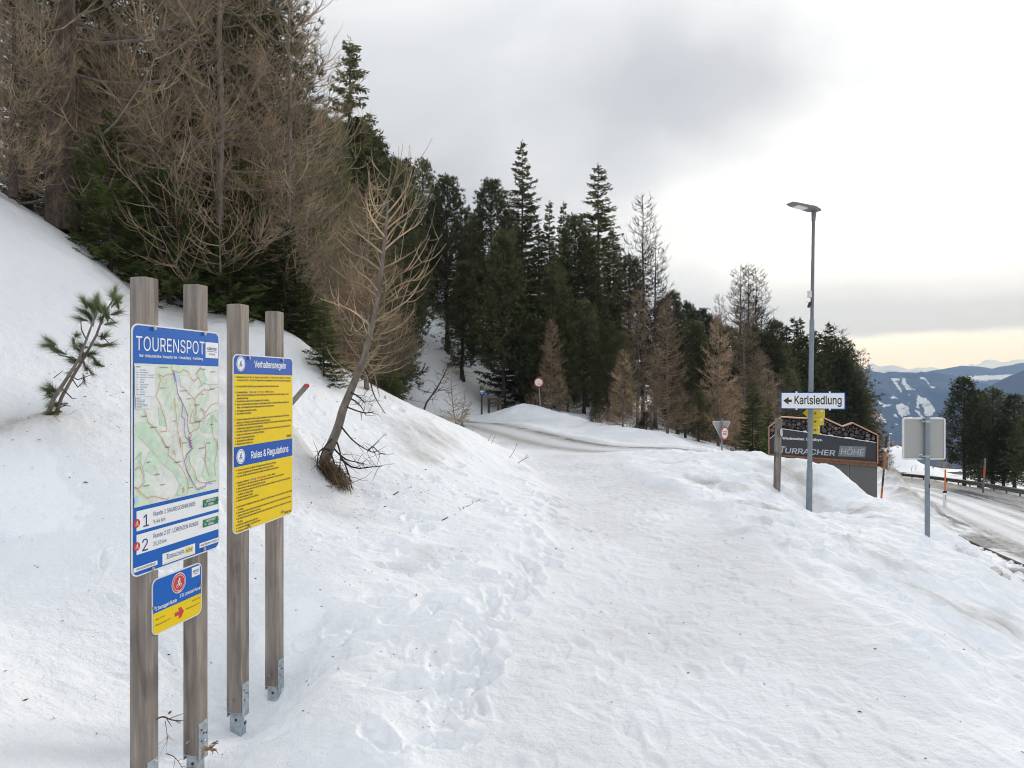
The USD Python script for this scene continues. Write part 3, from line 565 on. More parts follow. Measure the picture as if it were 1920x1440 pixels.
ridge("mountain", [(1500, 712), (1700, 704), (1755, 694), (1772, 691), (1800, 686), (1830, 687), (1860, 691), (1890, 685), (1920, 680), (2000, 668), (2300, 660)], 6500, -800, .35, 220, 15, M["alp"], 220, 90,
      lambda im, t, v: .14 + .22 * smoothstep(1830, 1880, im[:, 0]) * smoothstep(.85, .98, t) + .42 * np.exp(-.5 * ((im[:, 1] - 707) / 4.0) ** 2) * (im[:, 0] > 1795) + .2 * np.exp(-.5 * ((im[:, 1] - 714) / 5.0) ** 2) * (im[:, 0] > 1810))
ridge("mountain", [(1600, 860), (1780, 780), (1830, 742), (1860, 722), (1890, 706), (1920, 694), (2000, 672), (2200, 640), (2400, 630)], 3500, -660, .45, 150, 21, M["forest_b"], 220, 110, lambda im, t, v: np.full(len(v), .24))
ridge("mountain", [(1400, 700), (1700, 694), (1722, 689), (1735, 690), (1745, 688), (1757, 691), (1770, 694), (1812, 689), (1822, 681), (1828, 686), (1838, 681), (1847, 676), (1856, 673), (1868, 675), (1880, 679), (1888, 678), (1900, 675), (1912, 673), (1925, 675), (1960, 668), (2100, 682), (2400, 690)], 11000, -600, .2, 500, 27, M["alp"], 320, 70,
      lambda im, t, v: .52 + .28 * smoothstep(.75, .95, t))
ra = np.linspace(0, 2 * np.pi, 120); rr2 = np.geomspace(600, 2900, 26)
vx = np.stack([rr2[:, None] * np.sin(ra), rr2[:, None] * np.cos(ra)], -1).reshape(-1, 2); e0 = base_height(np.column_stack([610 * np.sin(ra), 610 * np.cos(ra)])) - 6
kk = smoothstep(0, 1, (np.log(rr2) - math.log(600)) / (math.log(2900) - math.log(600)))[:, None]; vz = (e0[None] * (1 - kk) - 897 * kk + kk * (1 - kk) * 160 * (meshkit.fbm(np.column_stack([vx / 400, np.zeros(len(vx))]), 4, 61).reshape(26, 120) - .5)).reshape(-1)
vv = np.column_stack([vx, vz]); i = np.arange(25)[:, None] * 120; j = np.arange(119)[None]; vf = np.stack([i + j, i + 120 + j, i + 120 + j + 1, i + j + 1], -1).reshape(-1, 4); vf = np.vstack([vf[:, [0, 2, 1]], vf[:, [0, 3, 2]]])
sheet("valley", vf, M["forest_b"], V=vv, VN=vnormals(vv, vf), attrs={"snow": np.full(len(vv), .35)}, kind="structure")
M["haze"] = usdkit.material(stage, "/World/Looks/haze", {"v": ("principled_volume", {"color": (.32, .53, 1.0), "absorption_color": (1.0, 1.0, 1.0), "density": 1.0e-4, "anisotropy": 0.0})}, [], volume="v.volume")
HAZE = obj("haze", box(-2500, -900, -905, 14500, 14000, 480), M["haze"], kind="stuff")

# ------------------------------------------------------------------ trees
def unit(v): return v / np.maximum(np.linalg.norm(v, axis=-1, keepdims=True), 1e-9)
def trunk_line(h, r, rg, n=9, wig=.012, lean=(0, 0)):
    t = np.linspace(0, 1, n); p = np.zeros((n, 3)); p[:, 2] = t * h
    p[1:-1, :2] = rg.normal(0, wig * h * .35, (n - 2, 2)); p[:, 0] += lean[0] * t ** 1.3 * h; p[:, 1] += lean[1] * t ** 1.3 * h
    rad = r * (1 - t) ** .85 + .006; rad[0] *= 1.35
    return p, rad
def on_line(p, t):
    s = np.linspace(0, 1, len(p)); return np.stack([np.interp(t, s, p[:, k]) for k in range(3)], -1)

def diamonds(c, d, ln, wd, rg):
    """Narrow leaf-like sprays: base, two shoulders, tip."""
    n = len(c); d = unit(d); s = unit(np.cross(d, unit(rg.normal(size=(n, 3)))))
    bend = np.cross(d, s) * (ln * rg.uniform(-.12, .12, n))[:, None]
    v = np.stack([c, c + d * (ln * .45)[:, None] + s * (wd * .5)[:, None] + bend, c + d * ln[:, None], c + d * (ln * .45)[:, None] - s * (wd * .5)[:, None] + bend], 1).reshape(-1, 3)
    i = np.arange(n)[:, None] * 4
    return v, np.vstack([i + [0, 1, 2], i + [0, 2, 3]])
def needles(c, d, ln, wd, rg):
    n = len(c); d = unit(d); s = unit(np.cross(d, unit(rg.normal(size=(n, 3))))) * (wd * .5)[:, None]
    v = np.stack([c - s, c + s, c + d * ln[:, None]], 1).reshape(-1, 3)
    return v, np.arange(3 * n).reshape(-1, 3)

def make_spruce(seed, h=10.0, R=1.7, den=24, spray=(.16, .34), wid=.055, base=.04, droop=.30, whorls=44, power=.85, gap=.15):
    rg = np.random.default_rng(seed)
    tl, tr = trunk_line(h, .010 * h, rg, wig=.006)
    bp, br, C, D = [], [], [], []
    hs = base + (1 - base) * np.linspace(0, .985, whorls) ** .92
    for k, t in enumerate(hs):
        L0 = R * (1 - t) ** power * (1 if t > .1 else .8) + .10
        for _ in range(8 if t < .8 else 6):
            if rg.random() < gap: continue
            L = L0 * rg.uniform(.55, 1.18); a = rg.uniform(0, 2 * np.pi); q = np.linspace(0, 1, 5)
            out = np.stack([np.cos(a) * q * L, np.sin(a) * q * L, (-.9 * droop * q + droop * .75 * q ** 2.6) * L * (1.2 - t) + .22 * t * q * L], 1)
            P = on_line(tl, np.clip(t + rg.normal(0, .013), 0, .99)) + out * [1, 1, rg.uniform(.5, 1.6)]
            bp.append(P); br.append(np.linspace(.009 + .009 * L, .003, 5))
            n = int(den * L) + 5; s = rg.uniform(.12, 1.0, n) ** .8; c = np.stack([np.interp(s, q, P[:, j]) for j in range(3)], 1)
            tang = unit(P[-1] - P[0]); lat = unit(np.cross(tang, [0, 0, 1])); sg = rg.choice([-1, 1], n)[:, None]
            C.append(c + rg.normal(0, .02, (n, 3))); D.append(tang * rg.uniform(.25, .9, (n, 1)) + lat * sg * rg.uniform(.3, 1, (n, 1)) + np.array([0, 0, 1]) * rg.uniform(-.65, .12, (n, 1)))
            C.append(P[-1:]); D.append(tang[None] + [0, 0, .1])
    C, D = np.vstack(C), np.vstack(D); n = len(C); top = C[:, 2] / h
    ln = rg.uniform(*spray, n) * (1.1 - .45 * top)
    tipc = np.tile(tl[-1], (14, 1)) - [0, 0, .25] + rg.random((14, 1)) * [0, 0, .3]; tipd = rg.normal(0, .5, (14, 3)) + [0, 0, .9]
    return dict(h=h, trunk=(tl, tr), branches=(np.array(bp), np.array(br)), crown=join([diamonds(C, D, ln, np.full(n, wid) * rg.uniform(.7, 1.4, n), rg), diamonds(tipc, tipd, np.full(14, .16), np.full(14, .03), rg)]))

def make_pine(seed, h=10.0, R=1.55, tufts=900, m=13, ln=(.12, .22), wid=.028, base=.16, power=.55, dead=40, lower=.5):
    """Stone pine: a dense rounded spire of upward-brushed tufts; the lowest limbs thin out."""
    rg = np.random.default_rng(seed)
    tl, tr = trunk_line(h, .012 * h, rg, wig=.008)
    bp, br, TC, TD = [], [], [], []
    nb = 210
    for k in range(nb):
        t = base + (1 - base) * (k / nb) ** .95 * .97
        u = (t - base) / (1 - base); L = R * (1 - u) ** power * (lower + (1 - lower) * min(1, u / .25)) * rg.uniform(.78, 1.10) + .10
        a = k * 2.399 + rg.normal(0, .35); q = np.linspace(0, 1, 5); up = .15 + .5 * t
        out = np.stack([np.cos(a) * q * L, np.sin(a) * q * L, (-.18 * q + (up + .18) * q ** 2.2) * L * .9], 1)
        P = on_line(tl, t) + out; bp.append(P); br.append(np.linspace(.012 + .012 * L, .005, 5))
        n = max(3, int(tufts / nb * (.35 + L / R)))
        s = rg.uniform(.40, 1, n) ** .7; c = np.stack([np.interp(s, q, P[:, j]) for j in range(3)], 1)
        rad = unit(np.array([np.cos(a), np.sin(a), 0.0]))
        sp = .06 + .10 * L
        TC.append(c + rg.normal(0, 1, (n, 3)) * [sp, sp, .09]); TD.append(rad * rg.uniform(.1, .8, (n, 1)) + [0, 0, .75] + rg.normal(0, .28, (n, 3)))
    TC.append(np.tile(tl[-1], (16, 1)) - rg.random((16, 1)) * [0, 0, .6] + rg.normal(0, .04, (16, 3))); TD.append(np.tile([0, 0, 1.0], (16, 1)) + rg.normal(0, .25, (16, 3)))
    TC, TD = np.vstack(TC), unit(np.vstack(TD)); n = len(TC)
    c = np.repeat(TC, m, 0); d = np.repeat(TD, m, 0) * 1.0 + rg.normal(0, .62, (n * m, 3)); c = c + rg.normal(0, .025, c.shape)
    ds, dr = [], []
    for k in range(dead):             # bare dead limbs low on the stem
        t = rg.uniform(.03, base + .12); a = rg.uniform(0, 6.283); L = rg.uniform(.3, .95) * R; q = np.linspace(0, 1, 4)
        ds.append(on_line(tl, t) + np.stack([np.cos(a) * q * L, np.sin(a) * q * L, (-.35 * q + .1 * q ** 2) * L], 1)); dr.append(np.linspace(.013, .004, 4))
    return dict(h=h, trunk=(tl, tr), branches=(np.array(bp), np.array(br)), dead=(np.array(ds), np.array(dr)), crown=needles(c, d, rg.uniform(*ln, n * m), np.full(n * m, wid) * rg.uniform(.7, 1.3, n * m), rg))

def make_larch(seed, h=10.0, R=1.9, nb=75, sub=7, tw=4, base=.07, power=.8, tl_=(.18, .45), rtw=.006, curl=.55, droop=.10, wig=.008, lean=(0, 0), trunkr=.012, side=None, keep=1.0):
    """Leafless larch: limbs that dip and turn up, side shoots, and arching bare twigs."""
    rg = np.random.default_rng(seed)
    tl, tr = trunk_line(h, trunkr * h, rg, wig=wig, lean=lean)
    b0, r0, b1, r1, b2, r2 = [], [], [], [], [], []
    for k in range(nb):
        t = base + (.985 - base) * (k / nb) ** .95
        if rg.random() > keep: continue
        L = R * ((1 - t) ** power) * rg.uniform(.6, 1.15) + .14; a = k * 2.399 + rg.normal(0, .4)
        if side is not None and np.cos(a - side) < -.2: L *= .6
        q = np.linspace(0, 1, 6); dz = (-droop * 2.2 * q + (droop * 2.2 + .35 * curl * rg.uniform(.4, 1.4)) * q ** 2.3) * L + .3 * t * q * L
        bend = rg.normal(0, .10) * q ** 2 * L
        P = on_line(tl, t) + np.stack([np.cos(a) * q * L - np.sin(a) * bend, np.sin(a) * q * L + np.cos(a) * bend, dz], 1)
        b0.append(P); r0.append(np.linspace(.007 + .0085 * L, .004, 6) * (h / 10) ** .3)
        for _ in range(max(2, int(sub * L / R * rg.uniform(.8, 1.3)) + 1)):
            s = rg.uniform(.12, .97); c = np.array([np.interp(s, q, P[:, j]) for j in range(3)])
            tang = unit(P[-1] - P[0]); lat = np.cross(tang, [0, 0, 1.0]); l = (.16 + .42 * L * (1 - .6 * s)) * rg.uniform(.55, 1.2)
            d = unit(tang * rg.uniform(.3, 1) + lat * rg.choice([-1, 1]) * rg.uniform(.3, 1) + np.array([0, 0, rg.uniform(-.45, .35)])); w = np.linspace(0, 1, 4)
            Q = c + d * (w * l)[:, None] + np.array([0, 0, 1]) * (curl * .8 * rg.uniform(.2, 1.2) * l * w ** 2.2)[:, None] + rg.normal(0, .02 * l, (4, 3)) * w[:, None]
            b1.append(Q); r1.append(np.linspace(.0085, .0045, 4))
            for _ in range(tw):
                s2 = rg.uniform(.1, 1); c2 = np.array([np.interp(s2, w, Q[:, j]) for j in range(3)]); l2 = rg.uniform(*tl_) * (.6 + .6 * (1 - t))
                d2 = unit(d * rg.uniform(.2, 1) + unit(rg.normal(size=3)) * .75 + [0, 0, rg.uniform(-.2, .4)]); x = np.linspace(0, 1, 3)
                b2.append(c2 + d2 * (x * l2)[:, None] + np.array([0, 0, 1]) * (curl * l2 * .7 * x ** 2)[:, None]); r2.append(np.array([rtw, rtw * .85, rtw * .35]))
    return dict(h=h, trunk=(tl, tr), branches=[(np.array(b0), np.array(r0))], shoots=(np.array(b1), np.array(r1)), twigs=(np.array(b2), np.array(r2)))

def build_tree(name, T, loc, rotz, scale, label, cat, group, bark_m, crown_m, branch_m="bark", twig_m="twig"):
    t = thing(name, label, cat, loc, rotz, scale, group)
    obj("trunk", tube(*T["trunk"], sides=9), M[bark_m], t, smooth=True)
    if "crown" in T:
        obj("branches", tube_batch(*T["branches"], 3), M[branch_m], t)
        if "dead" in T: obj("dead_branches", tube_batch(*T["dead"], 3), M["lichen"], t)
        obj("crown", T["crown"], M[crown_m], t)
    else:
        obj("branches", join([tube_batch(*b, 4) for b in T["branches"]]), M[branch_m], t)
        obj("crown", join([tube_batch(*T["shoots"], 3), tube_batch(*T["twigs"], 3)]), M[twig_m], t)
    return t

TREES = {
    "spruce": (make_spruce(1, R=2.1, den=62, spray=(.10, .25), wid=.042, gap=.05, whorls=52), "spruce_tree", "bark", "spruce", "bark", None),
    "spruce_open": (make_spruce(2, R=1.9, whorls=54, den=62, gap=.06, droop=.24, power=.75, spray=(.10, .24), wid=.04), "spruce_tree", "bark", "spruce", "bark", None),
    "spruce_slim": (make_spruce(3, R=1.45, whorls=50, den=60, spray=(.11, .26), wid=.045, gap=.05), "spruce_tree", "bark", "spruce", "bark", None),
    "young": (make_spruce(4, h=4.0, R=1.15, whorls=26, den=85, spray=(.07, .17), wid=.028, droop=.35, gap=.05), "young_spruce", "bark", "young", "bark", None),
    "young_dark": (make_spruce(5, h=6.0, R=1.7, whorls=30, den=80, spray=(.10, .22), wid=.032, droop=.40, gap=.08, power=.6), "young_spruce", "bark", "young", "bark", None),
    "pine": (make_pine(11, R=1.9, tufts=3300, base=.10, power=.62), "pine_tree", "bark", "pine", "bark", None),
    "pine_wide": (make_pine(12, R=2.3, tufts=3600, power=.6, base=.06, lower=.6), "pine_tree", "bark", "pine", "bark", None),
    "pine_tall": (make_pine(16, R=2.1, tufts=3400, power=.62, base=.22, lower=.5, dead=60), "pine_tree", "bark", "pine", "bark", None),
    "pine_slim": (make_pine(13, R=1.4, tufts=2500, power=.6, base=.12), "pine_tree", "bark", "pine", "bark", None),
    "pine_open": (make_pine(14, R=2.1, tufts=2300, power=.6, base=.2, dead=110), "pine_tree", "bark", "pine", "bark", None),
    "pine_near": (make_pine(15, R=1.9, tufts=3200, m=18, ln=(.11, .20), wid=.016, power=.45, base=.06), "pine_tree", "bark", "pine", "bark", None),
    "larch": (make_larch(21, R=2.1, nb=105, sub=12, tw=5, rtw=.011, tl_=(.2, .5), trunkr=.009), "larch_tree", "bark_grey", None, "bark_grey", "twig"),
    "larch_gold": (make_larch(22, R=2.3, nb=110, sub=13, tw=5, rtw=.012, tl_=(.2, .45), power=.8, trunkr=.009), "larch_tree", "bark_grey", None, "twig", "twig_gold"),
    "larch_thin": (make_larch(23, R=1.5, nb=100, sub=6, tw=4, rtw=.009, tl_=(.15, .4), base=.2, power=.7, curl=.8, trunkr=.007), "larch_tree", "bark", None, "twig_dark", "twig_dark"),
    "larch_mid": (make_larch(26, h=6, R=1.5, nb=85, sub=11, tw=5, rtw=.0035, tl_=(.12, .34), curl=.9, droop=.1, base=.05, power=.55, trunkr=.009), "larch_tree", "bark_grey", None, "twig", "twig_gold"),
    "larch_near": (make_larch(24, h=10, R=2.9, nb=110, sub=13, tw=5, rtw=.0045, tl_=(.18, .5), curl=.9, droop=.16, base=.05, power=.4, trunkr=.016), "larch_tree", "bark_red", None, "bark_grey", "twig"),
    "larch_near2": (make_larch(25, h=10, R=2.2, nb=95, sub=11, tw=4, rtw=.0045, tl_=(.16, .45), curl=.9, droop=.13, base=.04, power=.5, trunkr=.0075), "larch_tree", "bark_grey", None, "bark_grey", "twig"),
}
ORD = "first second third fourth fifth sixth seventh eighth ninth tenth eleventh twelfth thirteenth fourteenth fifteenth".split()
def ranks(rows):
    o = sorted(range(len(rows)), key=lambda i: rows[i][0]); r = [0] * len(rows)
    for k, i in enumerate(o): r[i] = ORD[k]
    return r
_first = {}
def plant(kind, px, py_top, Y, label, group=None, wide=1.0, py_base=None, sink=.08, rot=None, cat=None):
    T, name, bm, cm, brm, tm = TREES[kind]
    x = (px - 960) / 1280 * Y; zb = snow_z(x, Y) if py_base is None else PX(px, py_base, Y)[2]
    if abs(zb - snow_z(x, Y)) > .2: zb = snow_z(x, Y)
    h = PX(px, py_top, Y)[2] - zb; s = h / T["h"]; rot = (px * 1.7 + Y * .37) % 6.283 if rot is None else rot
    cat = cat or ("larch" if "larch" in kind else "pine" if "pine" in kind else "spruce")
    a = (loc, r, sc) = ((x, Y, zb - sink), rot, (s * wide, s * wide, (h + sink) / T["h"]))
    if kind not in _first:
        _first[kind] = build_tree(name, T, loc, r, sc, label, cat, group, bm, cm, brm, tm or "twig"); return _first[kind]
    return dup(_first[kind], name, loc, r, sc, label, cat, group)

# --- the nearer trees of the right-hand wood, each as the photograph shows it
plant("spruce", 979, 268, 47, "tallest spruce in the middle of the wood, pointed top against the sky", wide=.82)
plant("spruce_open", 1122, 310, 54, "tall dark spruce with spreading ragged branches left of the bare larch top", wide=1.0)
plant("spruce_open", 656, 76, 36, "open dark spruce standing alone above the left skyline", wide=.95)
plant("pine_tall", 945, 432, 45, "tall pine with olive needles in front of the tallest spruce", wide=.95)
plant("pine_tall", 838, 330, 50, "round-topped pine with a thick bare trunk on the snow slope", wide=1.0)
plant("pine_slim", 868, 488, 47, "slender young pine on the snow slope beside the thick-trunked pine", wide=1.35)
plant("pine_tall", 921, 337, 58, "broad pine with rounded top left of the tallest spruce", wide=1.05)
plant("pine_wide", 1038, 498, 44, "blue green pine with rounded top behind the round no-entry sign", wide=1.05)
plant("pine_slim", 996, 598, 44.5, "small slim pine just left of the round no-entry sign", wide=1.3)
plant("pine_tall", 1078, 404, 50, "large dense pine between the two tall spruces", wide=1.0)
plant("pine_open", 1100, 445, 49, "pine with grey dead lower branches right of the blue green pine", wide=.95)
plant("larch_thin", 1205, 368, 48, "thin bare larch with a needle-sharp top against the sky", wide=1.1)
plant("larch_thin", 1229, 452, 50, "shorter bare larch beside the sharp-topped larch", wide=1.3)
plant("larch", 1196, 540, 47, "bushy brown larch below the sharp bare larch top", wide=1.15)
plant("larch_gold", 1034, 598, 39.6, "small golden larch behind the round no-entry sign post", wide=.95)
plant("larch_gold", 1168, 655, 34.5, "low golden larch at the edge of the snow left of the large golden one", wide=1.2)
plant("larch_gold", 1251, 558, 34, "large golden larch with a straight grey trunk at the wood edge", wide=.88)
plant("larch_gold", 1347, 588, 37, "golden larch behind the triangular sign", wide=.95)
plant("larch", 1395, 560, 46, "wide reddish brown larch right of the triangular sign", wide=1.2)
plant("larch_thin", 1389, 500, 76, "left one of three bare larch tops standing together on the skyline", wide=1.25)
plant("larch_thin", 1404, 494, 77, "tallest middle one of three bare larch tops on the skyline", wide=1.2)
plant("larch_thin", 1417, 503, 75, "right one of three bare larch tops standing together on the skyline", wide=1.3)
plant("larch_thin", 1348, 552, 70, "wispy bare larch top rising behind the golden larch", wide=.9)
plant("larch_thin", 1428, 575, 70, "low bare larch right of the three larch tops", wide=1.4)
plant("pine_slim", 1117, 748, 35.6, "little green pine sapling at the snow edge", wide=2.0, rot=1.0)
plant("pine_wide", 1212, 772, 34.6, "low bushy pine between the two golden larches", wide=2.2)
plant("pine_slim", 1196, 790, 34.3, "tiny pine bush at the foot of the large golden larch", wide=2.6)
plant("young_dark", 1411, 718, 35, "dark young spruce right of the triangular sign", wide=.85, cat="spruce")
plant("young", 1441, 752, 33, "green young spruce beside the left edge of the large welcome board", wide=.8)
plant("pine", 1285, 690, 39, "dark pine behind the large golden larch", wide=1.3)
plant("pine_open", 1310, 730, 36.5, "sparse dark pine left of the triangular sign", wide=1.5)
ROWS = [(1262, 545, 64, 1.0), (1287, 566, 66, 1.0), (1318, 577, 68, 1.15), (1334, 592, 66, 1.1), (1243, 560, 68, .9), (1300, 580, 74, 1.1)]
for k, (px, pt, Y, w) in enumerate(ROWS):
    plant(["pine", "pine_wide", "pine_slim"][k % 3], px, pt, Y, ranks(ROWS)[k] + " from the left: dark pine in the row behind the golden larches", "dark pines behind the golden larches", w)
plant("pine", 1452, 600, 82, "rounded pine with a brownish top right of the three larch tops", wide=1.2)
plant("spruce_slim", 1489, 596, 86, "left spire of the twin spruces left of the street lamp", wide=1.1)
plant("spruce_slim", 1500, 598, 90, "right spire of the twin spruces left of the street lamp", wide=1.1)
plant("spruce_slim", 1527, 620, 92, "slim spruce right behind the street lamp pole", wide=1.2)
plant("spruce_slim", 1554, 606, 96, "pointed spruce right of the street lamp pole", wide=1.05)
plant("larch_thin", 1563, 610, 98, "bare larch directly right of the pointed spruce", wide=1.6)
plant("pine", 1578, 655, 96, "dark rounded pine near the right end of the wood", wide=1.25)
plant("pine_wide", 1597, 682, 94, "broad dark pine at the right end of the wood", wide=1.0)
plant("spruce_slim", 1607, 700, 90, "dark spruce at the right end of the wood", wide=1.5)
plant("larch", 1612, 654, 104, "lone brown larch marking the right end of the wood", wide=1.0)
plant("larch", 1618, 735, 106, "short brown larch on the bank at the right end of the wood", wide=1.4)
ROWS = [(1465, 640, 70, 1.3), (1510, 655, 78, 1.3), (1540, 660, 84, 1.4), (1475, 690, 60, 1.3), (1570, 700, 84, 1.3), (1520, 715, 66, 1.3)]
for k, (px, pt, Y, w) in enumerate(ROWS):
    plant(["pine", "pine_wide", "spruce_slim"][k % 3], px, pt, Y, ranks(ROWS)[k] + " from the left: dark conifer filling the wood behind the large welcome board", "dark conifers behind the welcome board", w)
ROWS = [(1440, 690, 52), (1425, 655, 58), (1462, 700, 56), (1380, 720, 40)]
for k, (px, pt, Y) in enumerate(ROWS):
    plant(["larch", "larch_gold"][k % 2], px, pt, Y, ranks(ROWS)[k] + " from the left: brown leafless larch among the conifers left of the street lamp", "brown larches left of the street lamp", 1.25)
ROWS = [(1474, 612, 74, 1.5), (1512, 630, 80, 1.5), (1541, 626, 86, 1.5), (1568, 634, 88, 1.5), (1587, 662, 88, 1.6), (1440, 625, 64, 1.4), (1350, 600, 60, 1.3), (1300, 600, 58, 1.3)]
for k, (px, pt, Y, w) in enumerate(ROWS):
    plant(["spruce_slim", "pine_wide"][k % 2], px, pt, Y, ranks(ROWS)[k] + " from the left: conifer closing the tree line beside the street lamp", "conifers closing the right tree line", w)
ROWS = [(1362, 612, 62, 1.3), (1385, 628, 58, 1.3), (1412, 610, 66, 1.3), (1436, 622, 70, 1.3), (1330, 640, 56, 1.2), (1270, 620, 52, 1.2), (1460, 655, 66, 1.3)]
for k, (px, pt, Y, w) in enumerate(ROWS):
    plant(["pine_wide", "spruce_slim", "pine"][k % 3], px, pt, Y, ranks(ROWS)[k] + " from the left: dark conifer behind the three bare larch tops", "dark conifers behind the three larch tops", w)
# --- the skyline above the snow slope, left of the middle
ROWS = [(606, 214, 34, 1.0), (700, 250, 42, 1.0), (722, 288, 44, .95), (745, 300, 46, 1.0), (762, 296, 58, 1.0), (793, 298, 62, .95), (812, 372, 60, 1.1), (640, 225, 38, 1.1), (672, 232, 39, 1.2), (575, 200, 30, 1.1), (770, 380, 50, 1.2)]
for k, (px, pt, Y, w) in enumerate(ROWS):
    plant(["pine", "pine_slim", "pine_wide"][k % 3], px, pt, Y, ranks(ROWS)[k] + " from the left: dark pine on the skyline above the snow slope", "dark pines on the left skyline", w)
ROWS = [(878, 388, 66, 1.0), (890, 400, 64, 1.1), (1030, 378, 66, .9), (1056, 380, 64, .8), (960, 400, 64, 1.1), (1010, 420, 60, 1.2), (1150, 430, 62, 1.1), (1180, 480, 60, 1.2), (1140, 520, 55, 1.2)]
for k, (px, pt, Y, w) in enumerate(ROWS):
    plant(["spruce_slim", "pine", "spruce_slim"][k % 3], px, pt, Y, ranks(ROWS)[k] + " from the left: dark conifer top in the gaps between the tall spruces", "dark conifers between the tall spruces", w)
ROWS = [(1095, 560, 44, 1.1), (1140, 600, 42, 1.0), (975, 520, 51, 1.2), (1160, 620, 44, 1.2), (1065, 620, 43, 1.0), (905, 470, 55, 1.2), (800, 430, 58, 1.2), (860, 420, 57, 1.1)]
for k, (px, pt, Y, w) in enumerate(ROWS):
    plant(["pine_open", "pine_wide", "spruce"][k % 3], px, pt, Y, ranks(ROWS)[k] + " from the left: shaded conifer inside the wood behind its first row", "shaded conifers inside the wood", w)
# --- the steep wood at the upper left
plant("larch_near", 118, -1000, 10.4, "big old larch with a thick furrowed trunk at the left edge", wide=.95, py_base=415, sink=.15)
plant("larch_near2", 414, -420, 11.2, "straight grey larch behind the second wooden post", wide=1.05, py_base=585)
plant("larch_near2", 541, -120, 12.4, "slim larch whose bare top stands against the sky at the left", wide=1.0, py_base=590)
plant("larch_near2", 505, 120, 13.4, "leafless larch with a dark stem between the two sign boards", wide=.95, py_base=600)
plant("larch_near2", 300, -60, 12.6, "leafless larch with reaching twigs above the map board", wide=1.2, py_base=560)
plant("larch_near", 205, 40, 12.0, "leafless larch with lichen-grey twigs right of the big old larch", wide=1.0, py_base=500)
plant("larch_near2", 575, 175, 14.5, "leafless larch leaning towards the sky right of the slim larch", wide=1.25, py_base=640)
plant("larch_near", 25, -120, 9.6, "leafless larch cut by the left edge of the picture", wide=.8, py_base=360)
plant("young_dark", 207, 215, 9.9, "bushy green spruce below the big old larch", wide=1.1, py_base=512, cat="spruce")
plant("young_dark", 318, 270, 10.6, "dark green spruce behind the first wooden post", wide=1.15, py_base=600, cat="spruce")
plant("young_dark", 468, 300, 11.9, "shaded green spruce behind the rules board", wide=1.2, py_base=622, cat="spruce")
plant("young_dark", 262, 330, 11.4, "green spruce between the bushy one and the first wooden post", wide=1.1, py_base=560, cat="spruce")
plant("young_dark", 395, 330, 12.4, "green spruce behind the second wooden post", wide=1.2, py_base=600, cat="spruce")
plant("young_dark", 150, 300, 10.6, "dark green spruce beside the thick trunk of the big old larch", wide=1.0, py_base=468, cat="spruce")
plant("young_dark", 432, 395, 10.9, "low green spruce at the snow edge above the rules board", wide=1.2, py_base=592, cat="spruce")
plant("young_dark", 535, 420, 11.6, "low green spruce at the snow edge right of the slim larch", wide=1.1, py_base=640, cat="spruce")
plant("young_dark", 575, 500, 12.5, "green spruce behind the young bright spruce", wide=.9, py_base=690, cat="spruce")
plant("young", 607, 560, 10.6, "young bright green spruce at the slope edge right of the rules board", wide=1.1, py_base=722, cat="spruce")
plant("young", 742, 690, 13.2, "knee-high green spruce beside the thin larch stem", wide=1.1, py_base=742, cat="spruce")
plant("young", 722, 742, 11.8, "tiny spruce seedling poking out of the snow slope", wide=1.2, py_base=768, cat="spruce")
plant("larch_mid", 688, 345, 11.6, "fine-twigged golden larch directly behind the leaning tree", wide=1.0, py_base=722)
plant("larch_mid", 648, 470, 12.6, "small golden larch left of the leaning tree", wide=1.1, py_base=725)
plant("larch_thin", 738, 545, 13.3, "thin reddish larch stem behind the leaning tree", wide=1.6, py_base=738)
ROWS = [(495, -60, 17, 1.2), (445, -90, 18, 1.2), (380, -120, 17, 1.3), (250, -150, 17, 1.3), (140, -150, 15, 1.3), (50, -180, 14, 1.2), (320, 120, 19, 1.4), (200, 100, 16, 1.3), (420, 160, 20, 1.3), (520, 230, 21, 1.3), (90, 130, 14, 1.2), (560, 330, 22, 1.3), (620, 330, 26, 1.2), (660, 380, 27, 1.2), (700, 410, 30, 1.2)]
for k, (px, pt, Y, w) in enumerate(ROWS):
    plant("pine_near", px, pt, Y, ranks(ROWS)[k] + " from the left: dark pine behind the leafless larches at the upper left", "dark pines behind the left larches", w, py_base=min(560 + 25 * (k % 4), 640) if Y < 24 else None)
# --- beyond the guard rail on the right
for k, (px, pt, Y, w, lab) in enumerate([(1808, 706, 70, 1.0, "left and tallest pine beyond the guard rail"), (1862, 727, 72, 1.15, "rounded pine in the middle of the group beyond the guard rail"), (1836, 731, 78, 1.0, "narrow pine top between the tallest and the rounded pine beyond the guard rail"), (1902, 739, 68, 1.1, "small-topped pine near the right edge beyond the guard rail"), (1940, 755, 62, 1.2, "pine cut by the right edge beyond the guard rail"), (1882, 785, 66, 1.2, "low pine in front of the group beyond the guard rail")]):
    plant(["pine_tall", "pine_wide", "pine"][k % 3], px, pt, Y, lab, None, w * 1.15, py_base=916)
for k, (px, pt, Y) in enumerate([(1765, 850, 120), (1780, 858, 122), (1750, 868, 118), (1648, 798, 108), (1640, 815, 105), (1662, 838, 120), (1672, 845, 124), (1655, 850, 112), (1636, 770, 112), (1686, 830, 135), (1700, 838, 138), (1676, 826, 135), (1690, 842, 128), (1699, 850, 127), (1707, 856, 126), (1714, 860, 125), (1688, 856, 121), (1695, 862, 120), (1703, 866, 121), (1712, 868, 120), (1720, 868, 122), (1683, 846, 124)]):
    plant(["larch", "larch_gold"][k % 2], px, pt, Y, "small brown leafless larch on the banks by the road bend", "small larches by the road bend", 1.5)

